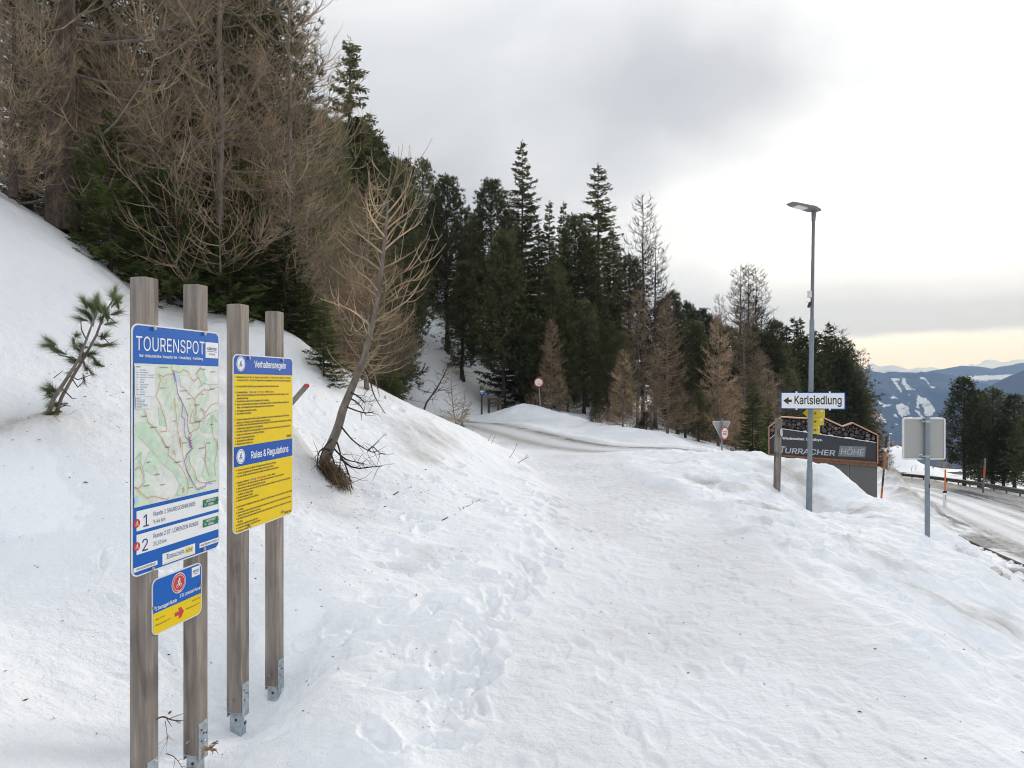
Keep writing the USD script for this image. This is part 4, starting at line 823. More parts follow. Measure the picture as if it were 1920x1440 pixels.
# ------------------------------------------------------------------ the two sign boards on wooden posts
class Panel:
    """Flat print on a board whose face is the local plane y = face, u to the right, v down from the top edge."""
    def __init__(self, root, x0, ztop, w, h, face=0.0): self.root, self.x0, self.zt, self.w, self.h, self.y = root, x0, ztop, w, h, face
    def put(self, verts2, faces, layer):
        v = np.column_stack([self.x0 + verts2[:, 0], np.full(len(verts2), self.y - .0008 * layer), self.zt - verts2[:, 1]])
        n = np.cross(v[faces[:, 1]] - v[faces[:, 0]], v[faces[:, 2]] - v[faces[:, 0]])
        faces = np.where((n[:, 1] > 0)[:, None], faces[:, ::-1], faces)
        return v, faces
    def shape(self, poly, layer):
        out = []
        for g in getattr(poly, "geoms", [poly]):
            v, f = trimesh.creation.triangulate_polygon(g, engine="earcut"); out.append(self.put(np.asarray(v), np.asarray(f), layer))
        return join(out)
    def rect(self, u0, v0, u1, v1, layer, r=0.0, inset=0.0):
        p = Polygon([(u0, v0), (u1, v0), (u1, v1), (u0, v1)]).buffer(-r - inset)
        return self.shape(p.buffer(r, quad_segs=6) if r else p, layer)
    def disc(self, u, v, r, layer, r_in=0.0, seg=8):
        p = Point(u, v).buffer(r, quad_segs=seg)
        return self.shape(p.difference(Point(u, v).buffer(r_in, quad_segs=seg)) if r_in else p, layer)
    def line(self, pts, w, layer):
        from shapely.geometry import LineString
        return self.shape(LineString(pts).buffer(w / 2, cap_style=2, join_style=2), layer)
    def text(self, s, u0, v, h, layer, u1=None, bold=False, rot=0.0, shear=0.0):
        t, f = flat_text(s, bold); x0, x1 = t[:, 0].min(), t[:, 0].max()
        k = h if u1 is None else (u1 - u0) / (x1 - x0)
        p = np.column_stack([u0 + (t[:, 0] - x0) * k + t[:, 1] * h * shear, v - t[:, 1] * h + (t[:, 0] - x0) * k * rot])
        return self.put(p, f, layer)
    def board(self, r, thick=.004):
        p = Polygon([(0, 0), (self.w, 0), (self.w, self.h), (0, self.h)]).buffer(-r).buffer(r, quad_segs=8)
        m = trimesh.creation.extrude_polygon(p, thick)
        v = np.array(m.vertices); m.vertices = np.column_stack([self.x0 + v[:, 0], self.y + thick - v[:, 2], self.zt - v[:, 1]]); m.fix_normals(); return m

def cyclist(P, u, v, s, layer):
    """A small rider on a bicycle."""
    L = []
    for du in (-.36, .36): L.append(P.disc(u + du * s, v + .30 * s, .26 * s, layer, .20 * s, 5))
    for pts, w in (([(-.36, .30), (-.10, -.02), (.22, -.02), (.36, .30)], .06), ([(-.10, -.02), (.02, .30), (.22, -.02)], .06), ([(-.12, -.06), (-.22, -.34), (.02, -.52), (.24, -.16)], .16), ([(-.14, -.08), (.10, .02), (.02, .28)], .13)):
        L.append(P.line([(u + a * s, v + b * s) for a, b in pts], w * s, layer))
    L.append(P.disc(u + .12 * s, v - .68 * s, .14 * s, layer, 0, 4))
    return join(L)

def bolt(x, y, z, r=.009, root=None, m="steelbolt"):
    b = trimesh.creation.cylinder(r, .006, sections=8); b.apply_transform(trimesh.transformations.rotation_matrix(math.pi / 2, [1, 0, 0])); w = trimesh.creation.cylinder(r * .55, .012, sections=6); w.apply_transform(trimesh.transformations.rotation_matrix(math.pi / 2, [1, 0, 0]))
    m_ = cat_mesh([b, w]); m_.apply_translation([x, y, z]); return obj("bolt", m_, M[m], root)

def wooden_post(root, xc, w, y0, z0, z1, mat, foot_z, sticker=False):
    b = bevel_box(w, w, z1 - z0, .004)
    # a slightly checked, hand-sawn block: a few extra rings let it bow by a millimetre or two
    b.apply_translation([xc, y0 + w / 2, (z0 + z1) / 2])
    p = obj("post", b, mat, root)
    pl = []
    pl.append(box(xc - .032, y0 - .0035, z0 - .03, xc + .034, y0 - .0005, z0 + .155)); pl.append(box(xc - .032, y0 + w + .0005, z0 - .03, xc + .034, y0 + w + .0035, z0 + .155))
    pl.append(box(xc - .033, y0 - .001, z0 - .006, xc + .033, y0 + w + .001, z0 - .001))
    pl.append(box(xc - .026, y0 + .010, foot_z - .3, xc - .022, y0 + w - .010, z0 - .0065)); pl.append(box(xc - .0215, y0 + .010, foot_z - .3, xc + .026, y0 + .014, z0 - .0065)); pl.append(box(xc - .0215, y0 + w - .014, foot_z - .3, xc + .026, y0 + w - .010, z0 - .0065))
    br = obj("post_base", cat_mesh(pl), M["galv"], p)
    for dx, dz, r in ((.018, .135, .010), (.008, .05, .011)):
        k = trimesh.creation.icosphere(1, r); k.apply_scale([1, .55, 1]); k.apply_translation([xc + dx, y0 - .0035, z0 + dz]); obj("bolt", k, M["steelbolt"], p)
    h = []
    for dx, dz in ((-.014, .118), (.004, .095), (-.012, .062), (.022, .088)):
        c = trimesh.creation.cylinder(.0048, .002, sections=8); c.apply_transform(trimesh.transformations.rotation_matrix(math.pi / 2, [1, 0, 0])); c.apply_translation([xc + dx, y0 - .004, z0 + dz]); h.append(c)
    c = trimesh.creation.cylinder(.008, .002, sections=10); c.apply_transform(trimesh.transformations.rotation_matrix(math.pi / 2, [0, 1, 0])); c.apply_translation([xc - .027, y0 + w * .45, z0 - .045]); h.append(c)
    obj("bolt_hole", cat_mesh(h), M["black"], p)
    s = tube([(xc - w / 2 - .022, y0 + w * .5, z0 + .075), (xc - w / 2 + .01, y0 + w * .5, z0 + .075)], .005, 6); obj("bolt", s, M["galv"], p)
    if sticker:
        obj("sticker", box(xc + .004, y0 + .0085, z0 - .085, xc + .026, y0 + .0098, z0 - .03), M["white"], p); obj("sticker", box(xc + .004, y0 + .0075, z0 - .085, xc + .026, y0 + .0084, z0 - .066), M["navy"], p)
    return p

def lock(o, loc, ang): return None
# --- map board
B1 = thing("map_board", "blue and white hiking map board on two weathered wooden posts, nearest sign at the left", "information board", (-1.604, 2.88, 0), math.atan2(.557, .13))
wooden_post(B1, .121, .0815, .0045, -.055, 2.217, WOOD[0], -.12); wooden_post(B1, .453, .0800, .0045, -.044, 2.232, WOOD[1], -.12)
P = Panel(B1, 0, 2.008, .572, 1.08)
bd = obj("map_panel", P.board(.035), M["rim"], B1)
obj("printed_field", P.rect(0, 0, P.w, P.h, 1, .029, .0065), M["blue"], bd)
obj("map_sheet", P.rect(.011, .170, .5635, .783, 2), M["map"], bd)
mg = [[(.011, .47), (.041, .4835), (.1251, .5596), (.1753, .6116), (.2404, .6578), (.2876, .7219), (.2605, .77), (.3152, .7698), (.3152, .7021), (.2605, .6273), (.1689, .5415), (.1437, .493), (.12, .47), (.10, .43), (.05, .42), (.011, .44)], [(.3575, .5126), (.4009, .5166), (.3504, .6097), (.3575, .6595), (.4156, .7273), (.38, .74), (.3292, .6557), (.335, .59), (.37, .56)], [(.4758, .5235), (.5622, .5314), (.5622, .735), (.4912, .7389), (.44, .70), (.4606, .6483)], [(.42, .46), (.47, .44), (.56, .40), (.56, .47), (.50, .50), (.44, .49)], [(.1, .55), (.16, .60), (.13, .66), (.06, .62)], [(.41, .20), (.45, .19), (.48, .24), (.44, .27)], [(.15, .36), (.19, .38), (.2, .45), (.16, .44)]]
obj("map_woodland", join([P.shape(Polygon(q).buffer(0).buffer(.006).buffer(-.004), 3) for q in mg]), M["mapgreen"], bd)
obj("map_lake", join([P.shape(Polygon([(.2431, .2004), (.2676, .2119), (.2783, .2438), (.2594, .2494), (.2512, .2435), (.2496, .2176)]), 4), P.shape(Polygon([(.012, .742), (.03, .735), (.034, .76), (.014, .77)]), 4)]), M["maplake"], bd)
red = [[(.2311, .1747), (.2351, .1947), (.2472, .2176), (.2151, .2118), (.1798, .2259), (.149, .2146), (.1643, .2398), (.1567, .2565), (.149, .287), (.1339, .3116), (.1567, .3403), (.172, .3746), (.1876, .4093), (.2032, .4556), (.1954, .472), (.1643, .4694)], [(.2351, .1947), (.2882, .2061), (.3091, .1915), (.3431, .2002), (.3604, .2299), (.3779, .242), (.4133, .2302), (.3955, .2121), (.4268, .1818), (.4314, .1726)],
       [(.2841, .2236), (.2882, .2643), (.3176, .2766), (.3431, .3008), (.3867, .332), (.3937, .3683), (.3911, .4043), (.3867, .44)], [(.3867, .332), (.4133, .3088), (.4588, .2826), (.4866, .2894), (.5244, .2809), (.5582, .2722)], [(.5631, .3512), (.5054, .3613), (.468, .3965), (.4314, .3762), (.4588, .4082), (.4496, .4443)], [(.0675, .369), (.0893, .4248), (.1264, .4496), (.1643, .4918), (.1876, .5334), (.2111, .5472)],
       [(.2512, .3212), (.2553, .3675), (.2635, .4141), (.2717, .4726), (.2841, .5201), (.2924, .5559), (.2876, .5062), (.3014, .5363), (.3014, .5748), (.3152, .6199)], [(.3431, .4962), (.3779, .4812), (.4133, .4721), (.4223, .4425), (.3518, .4435), (.3604, .4084), (.3779, .3736)], [(.5149, .4115), (.5101, .4672), (.5197, .5116), (.5534, .5586), (.5622, .5848)], [(.1658, .495), (.1881, .5249), (.214, .551), (.2075, .5783), (.2338, .5955), (.2605, .6154), (.2876, .6356), (.3152, .6731), (.3327, .7048), (.3433, .7405), (.3362, .7734)],
       [(.5542, .5306), (.5502, .5925), (.5303, .6624), (.5422, .7209)], [(.3433, .5942), (.3575, .6399), (.3863, .6733), (.4009, .7151), (.4305, .7345), (.4835, .7428)], [(.0121, .6213), (.041, .612), (.0586, .6456), (.0675, .6826), (.0352, .7041), (.0121, .6959), (.041, .7184), (.0825, .7524), (.1189, .7498), (.1753, .769), (.2075, .7794), (.214, .7665)], [(.453, .5365), (.4682, .5835), (.4606, .6231), (.472, .6701), (.4912, .7134)], [(.3, .75), (.31, .74), (.305, .765), (.32, .75)], [(.24, .58), (.25, .56), (.255, .585)]]
obj("map_path_line", join([P.line(q, .0022, 5) for q in red]), M["mapred"], bd)
rg = np.random.default_rng(8)
tr = []
for _ in range(46):
    u, v, a = rg.uniform(.14, .54), rg.uniform(.19, .76), rg.uniform(0, 6.28); q = [(u, v)]
    for _ in range(7): a += rg.normal(0, .6); u, v = u + .011 * math.cos(a), v + .014 * math.sin(a); q.append((min(max(u, .015), .558), min(max(v, .175), .778)))
    tr.append(P.line(q, .0011, 4))
obj("map_track_line", join(tr), M["maproad"], bd)
obj("map_green_line", join([P.line(q, .002, 5) for q in ([(.3823, .4397), (.4223, .4364), (.468, .4149), (.5149, .399), (.5534, .3886)], [(.4133, .2786), (.4496, .2549), (.5054, .2619), (.5534, .2595)], [(.0149, .58), (.0498, .551), (.041, .5854), (.0705, .6563), (.0646, .6643)], [(.40, .36), (.402, .43)], [(.52, .41), (.55, .45)])]), M["mapline"], bd)
zig = [(.3431 + (.012 if k % 2 else -.006) + .002 * k, .505 + .0068 * k) for k in range(9)]
obj("map_route_line", join([P.line(q, .0034, 6) for q in ([(.2456, .2004), (.2529, .2263), (.2635, .2639), (.2692, .2987), (.2841, .3253), (.3049, .3495), (.3007, .3814), (.2965, .4075), (.3176, .4234), (.3133, .4701), (.3218, .5061), (.3431, .5198), (.3575, .5322), (.3504, .551), (.3719, .5631), (.3327, .5881), (.3152, .6199), (.3292, .6605), (.3539, .6982), (.3719, .7254), (.3936, .7536), (.412, .7665), (.425, .757), (.435, .765), (.4455, .755), (.46, .76), (.47, .742), (.4835, .7428), (.5107, .7521)], [(.2841, .3166), (.3007, .3464), (.3218, .3767), (.3388, .4071), (.3329, .4422), (.3431, .4784), (.3648, .504)], zig)]), M["mappurple"], bd)
obj("map_yellow_line", join([P.line(q, .002, 5) for q in ([(.041, .7228), (.0765, .7468), (.1189, .7816)], [(.2512, .3328), (.256, .349), (.2676, .3565), (.2758, .3453)])]), M["mapyellow"], bd)
names = [("Turracher Höhe", .155, .186, .055), ("Schoberriegel", .42, .188, .04), ("Rinsennock", .50, .20, .035), ("Kornock", .16, .278, .025), ("Turracher Alpe", .283, .292, .05), ("Gruft", .43, .31, .02), ("Weitental", .33, .33, .03), ("Bretthöhe", .50, .285, .03), ("Sauereggen", .38, .36, .04), ("Winkl", .24, .43, .02), ("Ebene Reichenau", .39, .44, .045), ("Mitterberg", .10, .45, .04), ("Predlitz", .05, .40, .03), ("Wald", .50, .46, .02), ("Lorenzenberg", .41, .57, .045), ("Hochrindl", .47, .55, .03), ("Patergassen", .25, .62, .04), ("Wöllan", .13, .66, .03), ("Falkert", .16, .71, .03), ("Klein", .08, .60, .02), ("St. Lorenzen", .49, .742, .05), ("Vorwald", .34, .75, .035), ("Sirnitz", .30, .535, .03), ("Gnesau", .19, .545, .03), ("Rosental", .06, .70, .035)]
obj("map_lettering", join([P.text(s, u, v, .0052, 6, u + w, True) for s, u, v, w in names]), M["black"], bd)
lg = obj("legend", P.rect(.013, .178, .1264, .313, 6), M["mapwhite"], bd)
lg2 = obj("legend", P.rect(.0165, .3145, .099, .364, 6), M["mapwhite"], bd)
rows = ["Bushaltestelle", "Mountainbikestrecke", "Mountainbike Tour - Saureggen Runde", "Mountainbike Tour - St. Lorenzen Runde", "Information", "Parkplatz", "Gastronomie / Hütte", "Sehenswürdigkeit", "Seilbahn", "Info / Sport", "Bikeverleih"]
obj("lettering", join([P.text("LEGENDE", .018, .187, .005, 7, .042, True)] + [P.text(s, .04, .200 + .0105 * k, .0048, 7, min(.122, .04 + .0025 * len(s))) for k, s in enumerate(rows)]), M["navy"], lg)
obj("legend_symbol", join([P.rect(.020, .1962 + .0105 * k, .030 if k in (0, 1, 7) else .025, .1994 + .0105 * k, 7) for k in range(11) if k in (0, 4, 5)]), M["maplake"], lg)
obj("legend_symbol", join([P.rect(.020, .1962 + .0105 * k, .032, .1990 + .0105 * k, 7) for k in (1, 2, 3, 8, 10)]), M["mappurple"], lg)
obj("legend_symbol", join([P.rect(.020, .1962 + .0105 * k, .026, .1992 + .0105 * k, 7) for k in (6, 7, 9)]), M["mapred"], lg)
obj("lettering", join([P.text(s, .02, .322 + .0065 * k, .0042, 7, .02 + w) for k, (s, w) in enumerate([("HINWEISE", .02), ("Die Benützung der Strecken erfolgt", .05), ("auf eigene Gefahr. Bitte nehmen", .048), ("Sie Rücksicht auf Wanderer.", .045), ("Die Wege sind von Mai bis", .06), ("November geöffnet.", .066), ("Gute Fahrt!", .03)])]), M["black"], lg2)
obj("lettering", join([P.text("TOURENSPOT", .021, .1135, .0605, 2, .459), P.text("Rad- & Mountainbike / Vassacher See - Oswaldiberg - Kumitzberg", .040, .1415, .0120, 2, .446, True)]), M["white"], bd)
def region_logo(P, u0, v0, u1, v1, layer, root):
    w, h = u1 - u0, v1 - v0
    c = obj("logo_card", P.rect(u0, v0, u1, v1, layer), M["white"], root)
    obj("lettering", join([P.text("KÄRNTEN", u0 + .14 * w, v0 + .50 * h, .17 * h, layer + 1, u0 + .86 * w, True), P.line([(u0 + .12 * w, v0 + .60 * h), (u0 + .45 * w, v0 + .57 * h), (u0 + .88 * w, v0 + .60 * h)], .03 * h, layer + 1), P.text("Nockberge", u0 + .26 * w, v0 + .80 * h, .12 * h, layer + 1, u0 + .74 * w)]), M["navy"], c)
region_logo(P, .4665, .053, .5605, .130, 2, bd)
for k, (v0, v1) in enumerate([(.800, .8855), (.9005, .986)]):
    f = obj("route_field", P.rect(.0245, v0, .5640, v1, 2), M["white"], bd)
    dsk = obj("route_badge", P.disc(.0255, (.8513, .9497)[k], .0185, 3), M["red"], f); obj("badge_print", cyclist(P, .0265, (.853, .951)[k], .016, 4), M["white"], dsk)
    obj("lettering", join([P.text("12"[k], .0625 if k == 0 else .056, (.875, .9785)[k], .052, 3), P.text(["Runde 1 SAUREGGENRUNDE", "Runde 2 ST. LORENZEN RUNDE"][k], .1225, (.8385, .9355)[k], .019, 3, (.392, .4135)[k]), P.text(["9,46 km", "25,53 km"][k], .1215, (.8715, .9690)[k], .0165, 3, (.1926, .199)[k])]), M["navy"], f)
    g0 = (.8215, .9185)[k]
    g = obj("open_plate", P.rect(.4455, g0, .5605, g0 + .0375, 3, .002), M["green"], f)
    obj("lettering", join([P.text("GEÖFFNET", .4700, g0 + .0150, .0105, 4, .5400, True), P.text("OPEN", .4850, g0 + .0325, .0105, 4, .5220, True)]), M["white"], g)
    for u in (.456, .553): bolt(P.x0 + u, P.y - .006, P.zt - g0 - .019 - (.004 if u < .5 else -.004), .0065, g)
tl = obj("logo_card", P.rect(.1765, 1.018, .391, 1.0675, 2), M["white"], bd)
obj("lettering", join([P.text("T", .195, 1.0490, .023, 3, shear=.18), P.text("URRACHER", .2085, 1.0490, .0185, 3, .312, shear=.18)]), M["navy"], tl)
ty = obj("logo_field", P.shape(Polygon([(.322, 1.0255), (.378, 1.0255), (.374, 1.053), (.318, 1.053)]), 3), M["mapyellow"], tl); obj("lettering", P.text("HÖHE", .325, 1.0490, .0175, 4, .371, shear=.18), M["navy"], ty)
obj("underline", P.line([(.19, 1.0620), (.378, 1.0600)], .0028, 3), M["mapyellow"], tl)
u1 = obj("address_field", P.rect(.4225, 1.0275, .5630, 1.0500, 2), M["white"], bd); obj("lettering", P.text("www.bikearena-turrach.at", .4300, 1.0435, .0115, 3, .5560), M["black"], u1)
u2 = obj("address_field", P.rect(.0080, 1.0385, .1456, 1.0575, 2), M["white"], bd); obj("lettering", P.text("www.turracherhoehe.at", .0240, 1.0525, .0115, 3, .1330), M["black"], u2)
for u, v in ((.126, .0126), (.457, .012), (.116, 1.0690), (.4545, 1.0610)): bolt(P.x0 + u, -.004, P.zt - v, .0095, bd)
D = Panel(B1, .116, .890, .324, .250)
dp = obj("direction_panel", D.board(.032), M["rim"], B1, label="small blue and yellow cycling direction panel with a red arrow")
inner = Polygon([(0, 0), (D.w, 0), (D.w, D.h), (0, D.h)]).buffer(-.032).buffer(.0265, quad_segs=8)
obj("printed_field", D.shape(inner.intersection(Polygon([(0, 0), (D.w, 0), (D.w, .151), (0, .151)])), 1), M["blue"], dp); obj("printed_field", D.shape(inner.intersection(Polygon([(0, .151), (D.w, .151), (D.w, D.h), (0, D.h)])), 1), M["yellow"], dp)
rb = obj("route_badge", D.disc(.1647, .0585, .0465, 2, 0, 10), M["white"], dp); obj("badge_field", D.disc(.1647, .0585, .0430, 3, 0, 10), M["red"], rb)
obj("badge_print", join([cyclist(D, .1647, .060, .030, 4), D.disc(.1647, .0585, .0365, 4, .0345, 10), D.text("BIKE", .1540, .1000, .0065, 5, .1755, True)]), M["white"], rb)
region_logo(D, .2520, .0130, .3085, .0585, 2, dp)
obj("lettering", join([D.text("1 Saureggen Runde", .0190, .1400, .0150, 2, .1510, True), D.text("2 St. Lorenzen Runde", .1710, .1290, .0150, 2, .3130, True)]), M["white"], dp)
obj("lettering", join([D.text(s, u, v, .0072, 2, w) for s, u, v, w in (("Länge: 9,46 km", .0172, .1835, .0750), ("Höhenunterschied: 227 m", .0172, .2090, .1161), ("Länge: 25,53 km", .2538, .1735, .3120), ("Höhenunterschied: 677 m", .2130, .1985, .3086))]), M["black"], dp)
obj("arrow", D.shape(Polygon([(.139, .190), (.168, .190), (.162, .174), (.180, .174), (.199, .1985), (.180, .223), (.162, .223), (.168, .207), (.139, .207)]), 2), M["red"], dp)
for u, v in ((.008, .125), (.312, .110)): bolt(D.x0 + u, -.004, D.zt - v, .008, dp)

# --- rules board
B2 = thing("rules_board", "blue and yellow rules board on two weathered wooden posts, behind the map board", "information board", (-1.495, 3.66, 0), math.atan2(.63, .117))
wooden_post(B2, .1195, .086, .0045, -.056, 2.190, WOOD[2], -.16, True); wooden_post(B2, .5005, .081, .0045, -.076, 2.190, WOOD[3], -.18)
R = Panel(B2, 0, 1.912, .640, .974)
bd = obj("rules_panel", R.board(.036), M["rim"], B2)
inner = Polygon([(0, 0), (R.w, 0), (R.w, R.h), (0, R.h)]).buffer(-.036).buffer(.030, quad_segs=8)
cut = lambda v0, v1: R.shape(inner.intersection(Polygon([(0, v0), (R.w, v0), (R.w, v1), (0, v1)])), 1)
for (v0, v1, mm) in ((0, .108, "blue2"), (.108, .502, "yellow"), (.502, .611, "blue2"), (.611, R.h, "yellow")): obj("printed_field", cut(v0, v1), M[mm], bd)
for v in (.052, .558):
    c = obj("badge", R.disc(.070, v, .041, 2, 0, 10), M["white"], bd); obj("badge_print", join([cyclist(R, .070, v + .002, .026, 3), R.disc(.070, v, .036, 3, .0335, 10)]), M["blue2"], c)
obj("lettering", join([R.text("Verhaltensregeln", .2030, .0675, .0365, 2, .5525, True), R.text("Rules & Regulations", .1710, .5800, .0385, 2, .5835, True)]), M["white"], bd)
G = ["Die Benützung ist vom 01. Mai - 31. August in der Zeit von 08:00 Uhr - 17:00 Uhr und vom 1. September - 15. November", "in der Zeit von 9:00 Uhr - 15:00 Uhr auf eigene Gefahr nur mit geeignetem Fahrrad und mit Schutzausrüstung gestattet.", "Es ist ausschließlich die Benützung der freigegebenen markierten Wegstrecken erlaubt.", "", "Wählen Sie den Schwierigkeitsgrad der Mountainbikewege Ihrer Fahrtechnik und Kondition angepasst - keine", "Selbstüberschätzung!", "Überprüfen Sie vor jeder Fahrt Ihr Sportgerät und Ihre Ausrüstung.", "Fahren Sie auf halbe Sicht mit kontrollierter Geschwindigkeit den Sicht- und Bodenverhältnissen angepasst. Die", "Wetter- und sicherheitstechnischen Bedingungen können sich jederzeit ändern.", "Auf Fußgänger ist besonders zu achten.", "Eltern haften für ihre Kinder!",
     "Im Wald ist insbesondere das Zelten, Lagern bei Dunkelheit, Feuermachen, die Beunruhigung von Wild und das", "Betreten von Forstkulturen unter 3m Baumhöhe gesetzlich verboten.", "Forststraßen und der Wald sind Betriebsflächen und Arbeitsplatz. Rechnen Sie daher mit Arbeitsmaschinen, Arbeitern,", "Kraftfahrzeugen, gelagertem Holz und Schlaglöchern.", "Wir bitten um Rücksicht der Umwelt gegenüber. Vermeiden Sie Lärm und Verschmutzung. Schrecken Sie das Wild", "bereits in der Dämmerung zum Schutz der Wildtiere.", "Es gilt die Straßenverkehrsordnung.", "Im Bedarfsfall Erste Hilfe leisten!", "Notrufnummer der Rettung: 144"]
GV = [(.1245, .613), (.1413, .614), (.1750, .4708), (.2075, .41), (.2235, .5866), (.2404, .1402), (.2562, .3631), (.2735, .5897), (.2902, .4172), (.3083, .2289), (.3236, .173), (.3558, .5916), (.3729, .3744), (.387, .6219), (.4044, .2965), (.4212, .6067), (.4382, .309), (.4558, .2082), (.472, .1943), (.4878, .1888)]
EN = ["The tours are open from 1st May till 31st August between 08:00 am and 17:00 pm", "and from 1st September till 15th November between 09:00 am and 15:00 pm", "Use only officially marked tracks and with a suitable mountainbike and protective gear.", "", "Choose the tour or the trail according to your skills and physical condition. Don't push your limits!", "Always check your bike and equipment before every ride.", "Drive on half sight and adjust your speed to the terrain and weather conditions. Be aware that the trails and safety", "conditions can change quickly.", "Pay special attention to hikers.", "Parents are responsible for their children!",
      "In the forest it is forbidden by law to camp, to make fire, to disturb the game or to enter areas with trees under a height", "of 3 meters.", "Forest roads and the whole forest are being used to harvest wood. Always reckon on its working machines, workers,", "vehicles, stored wood and holes on your way.", "Be mindful towards the environment and avoid noise and litter pollution. Don't ride in the twilight in order to protect", "the game.", "Road traffic regulations also apply here.", "In case of an emergency do provide first aid!", "Emergency number: 144"]
EV = [(.6309, .4377), (.6477, .4102), (.664, .4693), (.698, .43), (.7135, .5289), (.7302, .3223), (.7465, .6061), (.7628, .1938), (.779, .1914), (.795, .246), (.8288, .6285), (.8457, .0978), (.8612, .6113), (.8775, .268), (.8937, .6157), (.9102, .09), (.9272, .2408), (.9432, .2642), (.9608, .1677)]
tx = [R.text(s, .0325 if k < 20 else .040, v + .0046, .0098, 2, min(u, .630), True) for k, (s, (v, u)) in enumerate(list(zip(G, GV)) + list(zip(EN, EV))) if s]
tx += [R.text("Schwierigkeitsgrade:", .0325, .2121, .0098, 2, .137, True), R.text("SCHWARZ = schwer", .3130, .2121, .0098, 2, .4100, True), R.text("Degrees of difficulty:", .0395, .7026, .0098, 2, .150, True), R.text("BLACK = difficult", .3440, .7026, .0098, 2, .4290, True), R.text("Danke!", .5640, .4895, .0160, 2, .6190, True), R.text("Thank you!", .5310, .9590, .0160, 2, .6190, True)]
for k, v in enumerate([.1245, .175, .2075, .2562, .2735, .3083, .3236, .3558, .387, .4212, .4558, .472, .4878, .6309, .664, .698, .7302, .7465, .779, .795, .8288, .8612, .8937, .9272, .9432, .9608]): tx.append(R.disc(.022 if v < .5 else .029, v, .0032, 2, 0, 3))
obj("lettering", join(tx), M["black"], bd)
obj("lettering", join([R.text("BLAU = leicht", .1560, .2121, .0098, 2, .2250, True), R.text("BLUE = easy", .1640, .7026, .0098, 2, .2230, True)]), M["blue2"], bd)
obj("lettering", join([R.text("ROT = mittel", .2410, .2121, .0098, 2, .3010, True), R.text("RED = intermediate", .2360, .7026, .0098, 2, .3300, True)]), M["red"], bd)
for u, v in ((.150, .016), (.512, .016), (.150, .950), (.512, .940)): bolt(R.x0 + u, -.004, R.zt - v, .0095, bd)

# ------------------------------------------------------------------ small pine sapling on the slope at the left
def needle_tuft(c, axis, n, ln, wd, rg, spread=.75):
    d = unit(np.asarray(axis, float))[None] + rg.normal(0, spread * .55, (n, 3)); base = np.asarray(c)[None] - unit(np.asarray(axis, float))[None] * rg.uniform(0, .09, (n, 1))
    return needles(base, d, ln * rg.uniform(.7, 1.1, n), np.full(n, wd), rg)
rg = np.random.default_rng(77)
Ys = 5.95
z8 = lambda p, y=Ys: PX(p[0] / 2.881, 320 + p[1] / 2.881, y)
SP = thing("pine_sapling", "small crooked pine sapling leaning out of a hollow in the snow at the left", "pine", (0, 0, 0))
obj("stem", tube([z8((300, 1330)), z8((330, 1230)), z8((400, 1100)), z8((460, 1000)), z8((520, 890)), z8((560, 780)), z8((615, 690))], [.017, .015, .013, .011, .010, .008, .005], 7), M["bark_grey"], SP, smooth=True)
obj("stem", tube([z8((255, 1330), 5.9), z8((290, 1230), 5.88), z8((370, 1110), 5.86), z8((425, 1020), 5.85), z8((460, 930), 5.85), z8((490, 850), 5.85), z8((520, 760), 5.85)], [.020, .018, .014, .011, .010, .008, .005], 7), M["bark_grey"], SP, smooth=True)
bl = [[(400, 1010), (330, 1000), (270, 960)], [(470, 920), (440, 860), (435, 790)], [(560, 780), (600, 800), (620, 820)], [(520, 890), (560, 900), (590, 935)], [(470, 985), (500, 1000), (520, 1030)], [(370, 1100), (420, 1130), (500, 1100)], [(380, 1110), (420, 1170), (460, 1130)], [(300, 1200), (270, 1180), (245, 1190)], [(430, 1030), (400, 1040), (370, 1030)], [(350, 1190), (390, 1230), (412, 1232)], [(300, 1290), (350, 1268), (382, 1272)], [(330, 1130), (290, 1120), (340, 1080), (400, 1075)], [(440, 960), (400, 930), (395, 900)]]
obj("branch", join([tube_batch(np.array([[z8(p, Ys + rg.uniform(-.12, .08)) for p in (b if len(b) == 3 else b[:3])]]), np.array([[.006, .0045, .003]]), 5) for b in bl]), M["twig_dark"], SP)
tg = [((620, 650), (.25, 0, 1)), ((635, 700), (.6, 0, .7)), ((640, 765), (.9, -.2, .25)), ((600, 825), (.8, -.3, .1)), ((575, 775), (.2, -.5, .6)), ((525, 690), (.1, 0, 1)), ((500, 730), (-.2, -.3, 1)), ((450, 700), (-.4, 0, .9)), ((440, 760), (-.8, -.2, .5)), ((425, 800), (-.9, 0, .2)), ((490, 800), (.1, -.6, .7)), ((545, 800), (.3, -.6, .4)), ((470, 770), (-.3, -.5, .7)), ((260, 915), (-.8, 0, .5)), ((245, 945), (-1, 0, 0)), ((285, 955), (-.4, -.5, .4)), ((310, 975), (-.3, -.5, .2)), ((600, 940), (.9, 0, 0)), ((570, 890), (.5, -.3, .3)), ((505, 985), (.7, -.3, .1)), ((480, 1000), (.3, -.6, 0)), ((415, 960), (-.4, -.4, .5)), ((390, 1020), (-.6, -.4, .2)), ((440, 990), (.2, -.6, .4)), ((245, 1180), (-.7, -.2, .2)), ((270, 1165), (-.3, -.4, .6)), ((245, 1345), (-.2, -.6, -.8)), ((255, 1320), (.2, -.6, -.5)), ((285, 1350), (.3, -.6, -.7)), ((230, 1370), (-.5, -.5, -.7))]
